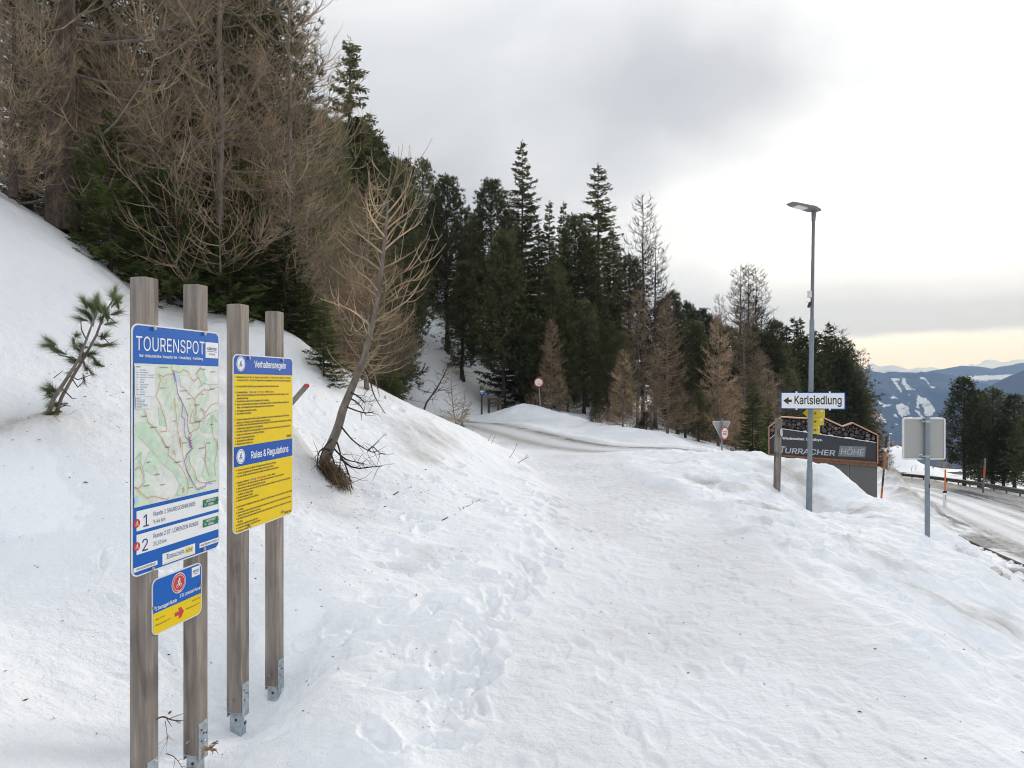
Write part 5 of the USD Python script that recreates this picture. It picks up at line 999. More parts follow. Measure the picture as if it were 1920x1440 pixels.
obj("crown", join([needle_tuft(z8(p, Ys + rg.uniform(-.1, .1)), a, 95, .115, .0023, rg, .62) for p, a in tg + [((560 + 70 * rg.random(), 660 + 200 * rg.random()), (rg.normal(0, .6), -.3, .7)) for _ in range(4)] + [((430 + 110 * rg.random(), 690 + 150 * rg.random()), (rg.normal(-.2, .6), -.3, .7)) for _ in range(4)] + [((400 + 160 * rg.random(), 880 + 200 * rg.random()), (rg.normal(0, .8), -.5, .1)) for _ in range(6)] + [((245 + 70 * rg.random(), 1180 + 190 * rg.random()), (rg.normal(-.2, .6), -.6, -.1)) for _ in range(7)] for _ in range(2)]), M["pinelit"], SP)
td = [((395, 915), (0, -.2, 1)), ((515, 1030), (.6, -.3, -.6)), ((500, 1100), (.5, -.2, -.5)), ((455, 1140), (.3, -.3, -.7)), ((395, 1040), (-.3, -.4, -.3)), ((460, 1060), (.4, -.4, -.5)), ((300, 1340), (.4, -.4, -.6)), ((545, 900), (.2, -.6, -.4)), ((375, 1090), (-.2, -.6, -.4))]
obj("dry_needles", join([needle_tuft(z8(p), a, 60, .085, .0032, rg, .6) for p, a in td]), M["deadneedle"], SP)
gs = rg.random((140, 2)); c0 = np.array([z8((270 + 60 * a - 30, 1350 + 40 * b), Ys + rg.uniform(-.12, .08)) for a, b in gs])
obj("dry_grass", tube_batch(np.stack([c0, c0 + rg.normal(0, .03, (140, 3)) + [0, 0, .03], c0 + rg.normal(0, .07, (140, 3)) - [0, 0, .03]], 1), np.tile([.003, .0025, .0012], (140, 1)), 3), M["straw"], SP)

# ------------------------------------------------------------------ the leaning larch with its torn-up foot
YL = 7.7
LP = lambda p, y=YL: PX(p[0], p[1], y)
LT = thing("leaning_larch", "crooked leaning larch with a bare golden top and a torn-up grassy foot on the slope", "larch", (0, 0, 0))
tp = [(600, 900, 30), (603, 880, 27), (618, 840, 22), (635, 800, 20), (642, 770, 19), (649, 753, 18), (665, 715, 17), (682, 675, 15), (690, 640, 13), (697, 613, 12), (706, 575, 11), (711, 543, 10), (717, 490, 8.5), (722, 445, 7), (727, 399, 5.5), (727, 360, 4), (732, 325, 2.5), (738, 285, 1.6)]
tw_, _ = polyline([tuple(LP(p)) + (p[2] / 1280 * YL / 2,) for p in tp], 60)
obj("trunk", tube(tw_[:, :3], tw_[:, 3] * .82, 10), M["bark_grey"], LT, smooth=True)
rg = np.random.default_rng(31)
main = [[(714, 505), (760, 482), (795, 458), (806, 428)], [(712, 540), (750, 512), (800, 492), (829, 437)], [(706, 572), (750, 528), (800, 522), (829, 478)], [(717, 472), (750, 442), (790, 418), (801, 388)], [(722, 432), (758, 402), (785, 386), (801, 354)], [(727, 399), (750, 372), (774, 334), (768, 272)], [(727, 390), (712, 368), (704, 340), (700, 308)], [(728, 370), (738, 345), (745, 322), (752, 300)], [(722, 445), (702, 420), (690, 395), (685, 362)], [(717, 475), (690, 452), (664, 432), (652, 398)], [(712, 505), (682, 482), (660, 476), (640, 455)], [(708, 556), (680, 532), (650, 524), (618, 498)], [(697, 613), (660, 580), (630, 570), (600, 560)], [(697, 605), (740, 580), (770, 560), (785, 535)], [(700, 590), (735, 560), (765, 555), (800, 540)], [(690, 640), (655, 622), (640, 600), (632, 580)], [(724, 420), (745, 395), (758, 375), (764, 345)], [(720, 455), (742, 420), (770, 408), (780, 375)], [(710, 548), (690, 520), (672, 512), (655, 485)], [(725, 410), (706, 400), (694, 372), (692, 345)], [(682, 675), (700, 690), (706, 720), (712, 745)]]
b0, r0, tws, twr = [], [], [], []
for k, b in enumerate(main):
    dy = rg.uniform(-.5, .5); q, _ = polyline([LP(p, YL + dy * j / 3) for j, p in enumerate(b)], 8); b0.append(q); r0.append(np.linspace(.0125, .0042, 8))
    for _ in range(5):
        s = rg.uniform(.2, .98); c = on_line(q, s); d = unit(unit(q[-1] - q[0]) * rg.uniform(.3, 1) + rg.normal(0, .55, 3)); l = rg.uniform(.14, .42) * (1.2 - .5 * s); x = np.linspace(0, 1, 5)
        tws.append(c + d * (x * l)[:, None] + np.array([0, 0, 1.0]) * (l * .62 * x ** 2)[:, None]); twr.append(np.linspace(.0052, .0022, 5))
for k in range(24):
    t = rg.uniform(.42, .99); c = on_line(tw_[:, :3], t); a = rg.uniform(0, 6.28); l = rg.uniform(.2, .75) * (1.25 - t); d = np.array([math.cos(a), math.sin(a), rg.uniform(-.2, .35)]); x = np.linspace(0, 1, 5)
    q = c + d * (x * l)[:, None] + np.array([0, 0, 1.0]) * (l * .5 * x ** 2)[:, None]; tws.append(q); twr.append(np.linspace(.007, .003, 5))
    for _ in range(2):
        c2 = on_line(q, rg.uniform(.3, 1)); d2 = unit(d + rg.normal(0, .6, 3)); l2 = rg.uniform(.1, .25); tws.append(c2 + d2 * (x * l2)[:, None] + np.array([0, 0, 1.0]) * (l2 * .5 * x ** 2)[:, None]); twr.append(np.linspace(.005, .0024, 5))
for q, r in zip(b0, r0): obj("branch", tube_batch(q[None], r[None], 5), M["twig_gold"], LT)
obj("twigs", tube_batch(np.array(tws), np.array(twr), 3), M["twig"], LT, kind="stuff")
dead = [[(640, 800), (662, 828), (690, 845), (704, 850)], [(690, 845), (700, 835), (706, 848), (722, 852)], [(652, 745), (668, 752), (680, 766), (686, 779)], [(655, 735), (672, 742), (680, 752), (684, 756)], [(648, 762), (668, 770), (684, 775), (700, 772)], [(684, 690), (694, 712), (700, 742), (722, 775)], [(632, 815), (612, 832), (602, 850), (598, 870)], [(628, 820), (640, 850), (636, 880), (640, 905)], [(625, 840), (646, 862), (668, 866), (684, 870)], [(620, 850), (632, 880), (620, 900), (622, 915)], [(636, 850), (652, 880), (656, 900), (660, 915)], [(618, 845), (604, 838), (596, 850), (594, 880)], [(640, 862), (664, 880), (690, 876), (716, 874)], [(610, 870), (618, 890), (612, 905), (620, 915)]]
db, dr = [], []
for b in dead:
    q, _ = polyline([LP(p, YL - .12 * j + rg.uniform(-.1, .1)) for j, p in enumerate(b)], 7); obj("dead_branch", tube_batch(q[None], np.linspace(.011, .004, 7)[None], 5), M["twig_dark"], LT)
    for _ in range(7):
        c = on_line(q, rg.uniform(.2, 1)); d = unit(rg.normal(0, 1, 3) + [0.3, 0, -.3]); l = rg.uniform(.06, .26); x = np.linspace(0, 1, 4); db.append(c + d * (x * l)[:, None] + rg.normal(0, .012, (4, 3)) * x[:, None]); dr.append(np.linspace(.0038, .0015, 4))
obj("dead_twigs", tube_batch(np.array(db), np.array(dr), 3), M["twig_dark"], LT, kind="stuff")
gp, gr = [], []
for _ in range(560):
    u = rg.random() ** .8; a = LP((598 + 30 * u + rg.normal(0, 5), 872 + 16 * u + rg.normal(0, 9)), YL + rg.uniform(-.25, .12)); e = LP((600 + 54 * u + rg.normal(0, 9), 902 + 17 * u + rg.normal(0, 9)), YL - .25 * u + rg.uniform(-.25, .1))
    m = (a + e) / 2 + rg.normal(0, .035, 3) + [.02, -.03, .04]; gp.append([a, m, e]); gr.append([.0032, .0028, .001])
obj("root_grass", tube_batch(np.array(gp), np.array(gr), 3), M["root"], LT, kind="stuff")
hump = trimesh.creation.icosphere(3, 1.0); hv = np.array(hump.vertices); hv *= (1 + .5 * (meshkit.fbm(hv * 2.5, 3, 4) - .5))[:, None]; hump.vertices = hv * [.11, .14, .10] + LP((612, 896), YL - .02)
obj("root_ball", hump, M["bark_red"], LT, smooth=True)

def bare_shrub(label, base, tops, Y, r, n, seed, mat="twig_dark", group=None, spread=.5, ln=(.1, .4), name="bare_sapling", cat="sapling"):
    rg = np.random.default_rng(seed); t = thing(name, label, cat, tuple(PX(*base, Y)), group=group); o = PX(*base, Y)
    for tp in tops:
        q, _ = polyline([np.zeros(3)] + [PX(*p, Y) - o for p in tp], 9); q[0, 2] -= .1; obj("stem", tube(q, np.linspace(r, r * .3, 9), 6), M[mat], t)
        P_, R_b = [], []
        for _ in range(n):
            s = rg.uniform(.12, 1) ** .8; c = on_line(q, s); a = rg.uniform(0, 6.28); l = rg.uniform(*ln) * (1.25 - s); x = np.linspace(0, 1, 4)
            d = unit(np.array([math.cos(a), math.sin(a), rg.uniform(-.3, .45)])); b = c + d * (x * l)[:, None] + np.array([0, 0, 1.0]) * (.35 * l * x ** 2)[:, None]; P_.append(b); R_b.append(np.linspace(r * .32, r * .14, 4))
            for _ in range(3):
                c2 = on_line(b, rg.uniform(.3, 1)); d2 = unit(d + rg.normal(0, .7, 3)); l2 = l * rg.uniform(.2, .5); P_.append(c2 + d2 * (x * l2)[:, None]); R_b.append(np.linspace(r * .22, r * .12, 4))
        obj("twigs", tube_batch(np.array(P_), np.array(R_b), 3), M[mat], t, kind="stuff")
    return t
bare_shrub("dark bent dead stem leaning right over the snow slope", (794, 762), [[(815, 735), (832, 705), (843, 678)]], 13.6, .022, 22, 3, "twig_dark", spread=.6, ln=(.15, .6))
bare_shrub("two-stemmed bare larch sapling at the end of the near slope", (856, 802), [[(850, 770), (846, 730), (845, 692)], [(866, 780), (872, 750), (872, 730)]], 14.3, .020, 40, 4, "twig", ln=(.12, .5))
plant("young", 866, 792, 14.2, "dark little spruce bush at the foot of the bare two-stemmed sapling", wide=3.0, py_base=808, cat="spruce")

# twigs and dry stalks lying on or sticking out of the snow
def stalk(pts, label, r=.0035, name="fallen_twig", cat="twig", mat="twig_dark", lift=.012, seed=0, side=5, group=None, y=None):
    rg = np.random.default_rng(seed); q0 = []
    for k, (px, py) in enumerate(pts):
        h = hit(px, py) if y is None else PX(px, py, y); q0.append(h + np.array([0, 0, lift * (1 if 0 < k < len(pts) - 1 else .3)]))
    q, _ = polyline(q0, 9); t = thing(name, label, cat, group=group); obj("stem", tube(q, np.linspace(r, r * .5, 9), 5), M[mat], t)
    if side:
        P_ = []
        for _ in range(side):
            c = on_line(q, rg.uniform(.35, .95)); d = unit(unit(q[-1] - q[0]) + rg.normal(0, .5, 3) + [0, 0, .3]); l = rg.uniform(.03, .09); x = np.linspace(0, 1, 3); P_.append(c + d * (x * l)[:, None])
        obj("side_twigs", tube_batch(np.array(P_), np.tile([r * .55, r * .45, r * .25], (side, 1)), 3), M[mat], t, kind="stuff")
    return t
stalk([(738, 928), (765, 914), (802, 900)], "thin fallen twig on the slope below the leaning larch", .0055, seed=1, side=9)
stalk([(829, 976), (862, 960), (900, 937)], "thorny fallen twig on the slope near the left edge of the path", .0055, seed=2, side=14)
stalk([(869, 912), (890, 905), (915, 898)], "flat bundle of dry stems above the thorny twig", .0045, seed=3, side=10, mat="straw")
stalk([(955, 859), (964, 848), (969, 832)], "dry stalk sticking up at the crest of the near slope", .006, seed=4, side=4, name="dry_stalk", cat="stalk", mat="straw", y=12.5)
stalk([(971, 869), (982, 862), (993, 857)], "dry stalk lying at the crest beside the upright one", .006, seed=5, side=5, name="dry_stalk", cat="stalk", mat="twig_dark", y=12.2)
for k, pts in enumerate([[(912, 834), (917, 824), (923, 812)], [(918, 838), (924, 828), (929, 816)], [(884, 822), (886, 812), (888, 800)]]):
    stalk(pts, ORD[k] + " thin reed on the crest where the near slope drops away", .006, seed=6 + k, side=0, name="dry_stalk", cat="stalk", mat="straw", y=14.2, group="reeds on the crest")
for k, pts in enumerate([[(677, 1364), (700, 1350), (727, 1335)], [(685, 1375), (700, 1370), (716, 1366)], [(652, 1388), (672, 1389), (692, 1390)], [(728, 1320), (733, 1338), (740, 1355)], [(628, 1352), (634, 1358), (647, 1371)]]):
    stalk(pts, ORD[k] + " thin straw poking out of the snow by the rules board posts", .0016, seed=12 + k, side=0, name="dry_stalk", cat="stalk", mat="straw", group="straws in the near snow")
stalk([(293, 1349), (305, 1342), (320, 1350), (339, 1352)], "crooked brown twig between the two posts of the map board", .004, seed=20, side=4, mat="straw", y=2.75, lift=0)
stalk([(310, 1352), (313, 1375), (315, 1388)], "withered leaf hanging from the crooked twig by the map board", .0016, seed=21, side=7, mat="straw", y=2.75, lift=0, name="dry_leaf", cat="leaf")
stalk([(311, 1413), (328, 1418), (342, 1440)], "thin twig in front of the second post of the map board", .0022, seed=22, side=3, mat="twig_dark", y=2.95, lift=0)
rg = np.random.default_rng(6); o = PX(392, 1405, 3.25)
dl = thing("dry_leaf", "clump of curled brown leaves at the foot of the map board", "leaf", tuple(o)); obj("leaves", diamonds(rg.normal(0, .012, (16, 3)), rg.normal(0, 1, (16, 3)) + [.3, 0, .3], np.full(16, .05), np.full(16, .018), rg), M["straw"], dl)
a, b = PX(536, 768, 8.2), PX(575, 723, 7.9)
def beam(a, b, w, h, mat, root=None, name="beam", r=.004):
    L = np.linalg.norm(b - a); m = bevel_box(L, w, h, r); x = (b - a) / L; z = np.array([0, 0, 1.0]) if abs(x[2]) < .95 else np.array([1.0, 0, 0]); y = unit(np.cross(z, x)); z = np.cross(x, y)
    T = np.eye(4); T[:3, 0], T[:3, 1], T[:3, 2], T[:3, 3] = x, y, z, (a + b) / 2; m.apply_transform(T); return obj(name, m, M[mat], root)
t = thing("timber_stake", "slanting grey timber stake with a red tip behind the rules board", "stake"); beam(a, b, .055, .04, "woodgrey", t, "stake"); d = unit(b - a); beam(b + d * .001, b + d * .012, .057, .042, "red", t, "painted_tip")
a, b = hit(618, 901), hit(597, 912)
stalk([(596, 909), (618, 912), (637, 911)], "broken yellow stick in front of the torn-up larch foot", .009, seed=30, side=0, mat="straw", name="broken_stick", cat="stick", y=7.25, lift=0)

# fine litter shed by the trees: needles, bark flakes and bits of twig
rg = np.random.default_rng(91); lc, ld, ll = [], [], []
for _ in range(1500):
    k = rg.random()
    if k < .45: x, y = rg.uniform(-4.2, -.4), rg.uniform(3.2, 13)
    elif k < .65: x, y = rg.normal(-1.7, .6), rg.normal(7.3, .7)
    elif k < .85: y = rg.uniform(3, 14); x = rg.uniform(-.6, 4.5)
    else: x, y = rg.normal(-3.9, .5), rg.normal(6.3, .8)
    lc.append((x, y, snow_z(x, y) + .004)); ld.append((rg.normal(), rg.normal(), rg.normal(0, .12))); ll.append(rg.uniform(.006, .028) * (1.6 if rg.random() < .1 else 1))
obj("needle_litter", diamonds(np.array(lc), np.array(ld), np.array(ll), np.array(ll) * .32, rg), M["twig_dark"], None, label="scattered needles and bark bits lying on the snow", cat="litter", kind="stuff")

# ------------------------------------------------------------------ street lamp with the signs on its pole
pb, pt = PX(1517, 948, 12.6), PX(1525.5, 402, 12.6)
up = unit(pt - pb); at = lambda py: pb + (pt - pb) * ((948 - py) / (948 - 402))
LM = thing("street_lamp", "tall grey street lamp leaning slightly right in the snow bank", "street lamp", tuple(pb))
o = pb
seg = lambda a, b, r0, r1: tube([at(a) - o, at(b) - o], [r0, r1], 16)
obj("base_sleeve", tube([pb - up * .5 - o, at(882) - o, at(880) - o, at(877) - o], [.054, .054, .052, .0435], 18), M["polegrey"], LM, smooth=30)
obj("pole", tube([at(877) - o, at(604) - o, at(600) - o, at(598) - o], [.0430, .0420, .0400, .0310], 18), M["polegrey"], LM, smooth=30)
obj("upper_pole", tube([at(598) - o, at(402) - o], [.0305, .0270], 16), M["poledark"], LM, smooth=30)
for py in (806, 866): obj("band", tube([at(py + 1.2) - o, at(py - 1.2) - o], [.0475, .0475], 18), M["polegrey"], LM, smooth=30)
sp = at(400) - o; ax = unit(np.array([-.93, -.30, .14])); sd_ = unit(np.cross([0, 0, 1.0], ax)); un = np.cross(ax, sd_)
def head(pts): return trimesh.Trimesh(np.array([sp + ax * a + sd_ * b + un * c for a, b, c in pts])).convex_hull
hd = obj("lamp_head", head([(-.10, s * .07, c) for s in (-1, 1) for c in (.055, .085)] + [(.05, s * .115, c) for s in (-1, 1) for c in (.042, .095)] + [(.45, s * .115, c) for s in (-1, 1) for c in (.052, .075)] + [(.56, s * .10, .07) for s in (-1, 1)]), M["poledark"], LM)
obj("lamp_glass", head([(a, b, c) for a in (.20, .42) for b in (-.075, .075) for c in (.030, .050)]), M["lens"], hd)
obj("cooling_fin", cat_mesh([head([(a, b + d, c) for a in (.02, .30) for d in (-.006, .006) for c in (.07, .112 if a < .1 else .094)]) for b in (-.08, -.04, 0, .04, .08)]), M["poledark"], hd)
obj("lamp_socket", tube([sp - up * .14, sp + un * .06], [.035, .045], 12), M["poledark"], LM, smooth=30)
q = at(552) - o
bx = bevel_box(.065, .05, .125, .006); bx.apply_translation(q + [-.055, -.01, 0]); sn = obj("sensor_box", bx, M["alurim"], LM)
obj("cable", tube([q + [-.045, -.03, -.06], q + [-.038, -.03, -.12], q + [-.032, -.02, -.2]], .005, 6), M["black"], LM)
q = at(572) - o; bx = bevel_box(.045, .05, .10, .01); bx.apply_transform(trimesh.transformations.rotation_matrix(.35, [0, 1, 0])); bx.apply_translation(q + [-.058, -.01, 0]); obj("camera_box", bx, M["black"], LM)
obj("antenna", tube([q + [-.11, -.02, .055], q + [-.025, -.02, .05]], .004, 5), M["black"], LM)

# street name sign
yaw = -math.radians(17)
c = PX(1521, 751.2, 12.5); Wn, Hn = 1.085, .312
SN = thing("street_name_sign", "white street name sign with blue edge, black arrow and the word Karlsiedlung", "street sign", (c[0] - math.cos(yaw) * Wn / 2, c[1] - math.sin(yaw) * Wn / 2 - .06, c[2] - Hn / 2), yaw)
S = Panel(SN, 0, Hn, Wn, Hn); sb = obj("sign_plate", S.board(.012, .02), M["blue2"], SN)
obj("sign_face", S.rect(0, 0, Wn, Hn, 1, .006, .0165), M["white"], sb)
obj("lettering", S.text("Karlsiedlung", .235, .216, .148, 2, 1.025, True), M["black"], sb)
obj("arrow", S.shape(Polygon([(.042, .160), (.135, .088), (.135, .138), (.190, .138), (.190, .184), (.135, .184), (.135, .232)]), 2), M["black"], sb)
for u in (.255, .815):
    for v in (-.012, Hn - .014): obj("clip", box(u, -.006, Hn - v - .028, u + .030, .028, Hn - v), M["white"], sb)
obj("bracket", cat_mesh([box(.455, .0205, z, .625, .045, z + .035) for z in (.06, .22)]), M["galv"], SN)
# yellow way signs, seen from behind
for (x0, x1, y0, y1, cut_, lab) in [(1505.5, 1546, 766.5, 782, 8, "top yellow arrow-shaped way sign under the street name sign, back view"), (1512.7, 1544, 782.6, 797.3, 7, "middle yellow arrow-shaped way sign on the lamp pole, back view"), (1519, 1537, 797.9, 813.7, 4, "lowest yellow way sign on the lamp pole, cut short")]:
    Y = 12.72; a, b = PX(x0, y0, Y), PX(x1, y1, Y); w, h = b[0] - a[0], a[2] - b[2]; k = cut_ / 1280 * Y
    t = thing("way_sign", lab, "way sign", (a[0], Y, b[2]), -.05)
    m = trimesh.creation.extrude_polygon(Polygon([(0, h * .5), (k, 0), (w, 0), (w, h), (k, h)]), .004); v = np.array(m.vertices); m.vertices = np.column_stack([v[:, 0], .006 - v[:, 2], v[:, 1]]); m.fix_normals(); obj("plate", m, M["yellow_sign"], t)
    obj("sticker", box(w * .80, -.0015, h * .62, w * .90, .0012, h * .85), M["white"], t); xb = PX(1519, 0, Y)[0] - a[0]
    obj("bracket", cat_mesh([box(xb - .02, -.055, h * .42, xb + .02, .0015, h * .52), box(xb, -.014, h * .44, xb + .13, .0008, h * .5)]), M["galv"], t)
    nut = trimesh.creation.cylinder(.014, .02, sections=6); nut.apply_transform(trimesh.transformations.rotation_matrix(math.pi / 2, [1, 0, 0])); nut.apply_translation([xb + .085, -.02, h * .47]); obj("nut", nut, M["black"], t)

# wooden waymark post with its round disc
a, b = PX(1456.5, 918, 12.6), PX(1460, 785, 12.6)
WP = thing("waymark_post", "plain grey wooden post with a small round disc, left of the street lamp", "post"); d = unit(b - a); beam(a - d * .4, b, .098, .10, "woodgrey", WP, "post", .006)
c = PX(1462.5, 811, 12.53); nrm = unit(np.array([.78, -.62, .05])); dsc = trimesh.creation.cylinder(.086, .016, sections=24); dsc.apply_transform(trimesh.geometry.align_vectors([0, 0, 1], nrm)); dsc.apply_translation(c + nrm * .015); k = obj("round_disc", dsc, M["logend"], WP)
dsc = trimesh.creation.cylinder(.074, .003, sections=24); dsc.apply_transform(trimesh.geometry.align_vectors([0, 0, 1], nrm)); dsc.apply_translation(c + nrm * .0255); obj("disc_face", dsc, M["alurim"], k)
for kk in (-1, 0, 1):
    e = unit(np.cross([0, 0, 1.0], nrm)); obj("disc_print", tube([c + nrm * .0275 - e * .035 + np.array([0, 0, kk * .022]), c + nrm * .0275 + e * .035 + np.array([0, 0, kk * .022])], .003, 4), M["polegrey"], k)

# ------------------------------------------------------------------ the welcome board
A0, B0 = np.array([(1441.7 - 960) / 1280 * 28.5, 28.5]), np.array([(1645 - 960) / 1280 * 27.0, 27.0])
Lw = np.linalg.norm(B0 - A0); dw = (B0 - A0) / Lw
def bp(px, py):
    k = (px - 960) / 1280; t = (k * A0[1] - A0[0]) / (dw[0] - k * dw[1]); Y = A0[1] + dw[1] * t
    return (t, EYE + (720 - py) / 1280 * Y)
WB = thing("welcome_board", "large dark welcome board with rusty frame, log stack and grey lettering", "sign board", (A0[0], A0[1], 0), math.atan2(dw[1], dw[0]))
def prism(pts, y0, y1):
    p = Polygon(pts); m = trimesh.creation.extrude_polygon(p, y1 - y0); v = np.array(m.vertices); m.vertices = np.column_stack([v[:, 0], y1 - v[:, 2], v[:, 1]]); m.fix_normals(); return m
top = [bp(1441.7, 801), bp(1465, 782), bp(1513, 785), bp(1531, 778), bp(1580, 800), bp(1598.8, 793.2), bp(1645, 815.6)]
lo = [bp(1645, 868.5), bp(1441.7, 853.5)]
outline = Polygon(top + lo)
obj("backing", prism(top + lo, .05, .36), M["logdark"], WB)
ring = outline.buffer(.012, join_style=2).difference(outline.buffer(-.030, join_style=2))
edge = []
pts = top + [lo[0]]
for i in range(len(pts) - 1):
    a, b = np.array(pts[i]), np.array(pts[i + 1]); n = np.array([-(b - a)[1], (b - a)[0]]); n /= np.linalg.norm(n)
    edge.append(prism([a - n * .02, b - n * .02, b + n * .025, a + n * .025] if i < 6 else [a - n * .02, b - n * .02, b + n * .025, a + n * .025], -.10, .40))
a, b = np.array(lo[1]), np.array(top[0]); edge.append(prism([a + [-.02, 0], a + [.025, 0], b + [.025, 0], b + [-.02, 0]], -.10, .40))
for e in edge: obj("rusty_frame", e, M["corten_light"], WB)
obj("rusty_band", prism([bp(1441.9, 853.6), bp(1644.8, 868.6), bp(1644.8, 875.2), bp(1441.9, 859.5)], -.06, .38), M["corten"], WB); obj("rusty_band", prism([bp(1441.9, 850.5), bp(1643, 865.6), bp(1643, 868.4), bp(1441.9, 853.3)], -.115, .04), M["corten"], WB)
pan = [bp(1443.5, 851), bp(1443.5, 823.5), bp(1467, 805), bp(1643, 831), bp(1643, 866)]
obj("name_panel", prism(pan, -.02, .045), M["anthracite"], WB)
for p, q in (((1443.5, 823.0), (1467, 804.4)), ((1467, 804.4), (1643, 830.4))):
    a, b = np.array(bp(*p)), np.array(bp(*q)); obj("white_strip", prism([a, b, b + [0, .028], a + [0, .028]], -.035, .03), M["white"], WB)
zone = outline.buffer(-.05, join_style=2).difference(Polygon([bp(1440, 856), bp(1440, 823.5 - 3), bp(1467, 801.4), bp(1650, 828.4), bp(1650, 880)]))
rg = np.random.default_rng(14); placed = []; x0, z0, x1, z1 = zone.bounds
for rr, tries in ((.095, 500), (.075, 900), (.055, 1600), (.04, 2500), (.028, 2500)):
    for _ in range(tries):
        x, z = rg.uniform(x0, x1), rg.uniform(z0, z1); r = rr * rg.uniform(.85, 1.15)
        if len(placed) < 165 and zone.contains(Point(x, z).buffer(r * .8)) and all((x - a) ** 2 + (z - b) ** 2 > (r + c) ** 2 * .93 for a, b, c in placed): placed.append((x, z, r))
for x, z, r in placed:
    n = 13; an = np.linspace(0, 2 * np.pi, n, endpoint=False) + rg.random(); rad = r * rg.uniform(.80, .9) * rg.uniform(.96, 1.04, n); y = rg.uniform(-.09, -.01)
    m = trimesh.creation.extrude_polygon(Polygon(np.column_stack([np.cos(an) * rad, np.sin(an) * rad])), .14); v = np.array(m.vertices); m.vertices = np.column_stack([x + v[:, 0], y + .14 - v[:, 2], z + v[:, 1]]); m.fix_normals(); obj("log", m, M["logend"], WB)
for k in range(16):               # crumbs of snow caught on the strip
    t = rg.uniform(.02, .98); a = np.array(bp(1467 + 174 * t, 803.2 + 26 * t)); m = trimesh.creation.icosphere(1, rg.uniform(.02, .05)); m.apply_scale([1.3, .8, .7]); m.apply_translation([a[0], -.03, a[1] + .015]); obj("snow_crumb", m, M["cleansnow"], WB)
zb_ = -3.6
for p, q in ((1445, 1539.6), (1541.4, 1591.8), (1593.4, 1644.6)):
    tp_ = [bp(p, 859.9 + (p - 1441.9) / 203 * 15.7), bp(q, 859.9 + (q - 1441.9) / 203 * 15.7)]; obj("concrete_slab", prism([tp_[0], tp_[1], (tp_[1][0], zb_), (tp_[0][0], zb_)], .0, .36), M["concrete"], WB)
Q = Panel(WB, 0, 0, 1, 1, -.0205)
def wtext(s, p0, p1, cap, layer, shear=0.0, bold=True):
    a, b = np.array(bp(*p0)), np.array(bp(*p1)); Y = 27.6; return Q.text(s, a[0], -a[1], cap / 1280 * Y, layer, b[0], bold, -(b[1] - a[1]) / (b[0] - a[0]), shear)
obj("lettering", wtext("Auf Wiedersehen. Goodbye.", (1454.5, 823.0), (1542, 827.0), 4.6, 2), M["white"], WB)
obj("lettering", join([wtext("T", (1461, 848.8), (1470.5, 849.3), 12.6, 2, .18), wtext("URRACHER", (1471.5, 849.3), (1565, 854.2), 9.8, 2, .18)]), M["letter"], WB)
fx = obj("letter_field", Q.shape(Polygon([(bp(*p)[0], -bp(*p)[1]) for p in ((1574.5, 835.6), (1624, 837.6), (1621.3, 857.4), (1571.5, 855.2))]), 2), M["letterbox"], WB)
obj("lettering", wtext("HÖHE", (1576, 851.9), (1618.5, 853.8), 11.2, 3, .16, False), M["letter"], fx)

# ------------------------------------------------------------------ sign seen from behind, at the right
c = PX(1738.5, 1005, 10.0); zt = PX(0, 779.5, 10)[2]
TS = thing("traffic_sign", "grey back of a square traffic sign on a galvanised pole at the snow bank edge", "traffic sign", (c[0], 10.0, 0))
obj("pole", tube([(.003, 0, c[2] - .5), (0, 0, zt - .01), (0, 0, zt)], [.034, .034, .030], 16), M["polegrey"], TS, smooth=30)
S = Panel(TS, -.333, PX(0, 784.5, 10)[2], .617, .602, .042)
bk = S.board(.028, .006); obj("sign_back", bk, M["alu"], TS)
pr = Polygon([(0, 0), (S.w, 0), (S.w, S.h), (0, S.h)]).buffer(-.03).buffer(.03, quad_segs=8); rm = trimesh.creation.extrude_polygon(pr.buffer(.006).difference(pr.buffer(-.016)), .024); v = np.array(rm.vertices); rm.vertices = np.column_stack([S.x0 + v[:, 0], .056 - v[:, 2], S.zt - v[:, 1]]); rm.fix_normals(); obj("rim", rm, M["alurim"], TS)
for v in (.045, .555): obj("clamp", cat_mesh([tube([(0, 0, S.zt - v - .016), (0, 0, S.zt - v + .016)], .040, 16), box(-.085, .030, S.zt - v - .012, .085, .041, S.zt - v + .012), box(-.075, -.012, S.zt - v - .010, -.040, .012, S.zt - v + .010)]), M["galv"], TS)
obj("label", box(-.092, .036, S.zt - .548, -.040, .0415, S.zt - .525), M["white"], TS)
obj("label", tube([(0, 0, PX(0, 917, 10)[2]), (0, 0, PX(0, 906, 10)[2])], .0348, 16), M["polegrey"], TS); obj("label", box(.006, -.0362, PX(0, 914, 10)[2], .022, -.0300, PX(0, 907, 10)[2]), M["black"], TS)

# ------------------------------------------------------------------ snow poles, delineator, guard rail
def banded(name, label, cat, p0, p1, bands, r, group=None, extra=1.2):
    d = unit(p1 - p0); L = np.linalg.norm(p1 - p0); t = thing(name, label, cat, tuple(p0), group=group)
    for k, (a, b, m) in enumerate(bands): obj("painted_band", tube([d * (L * a - (extra if k == 0 else 0)), d * L * b], r, 9), M[m], t, smooth=30)
    return t
banded("snow_pole", "leaning orange and black snow pole at the right end of the welcome board", "snow pole", PX(1651.5, 945, 26), PX(1663, 816, 26), [(0, .26, "orangepole"), (.26, .50, "black"), (.50, .765, "orangepole"), (.765, .81, "white"), (.81, 1, "black")], .036)
p = PX(1843.5, 915, 58); banded("snow_pole", "weathered snow pole with an orange band in front of the pines beyond the guard rail", "snow pole", p, PX(1847.3, 859, 58), [(0, .36, "woodgrey"), (.36, .74, "orangepole"), (.74, 1, "woodgrey")], .075)
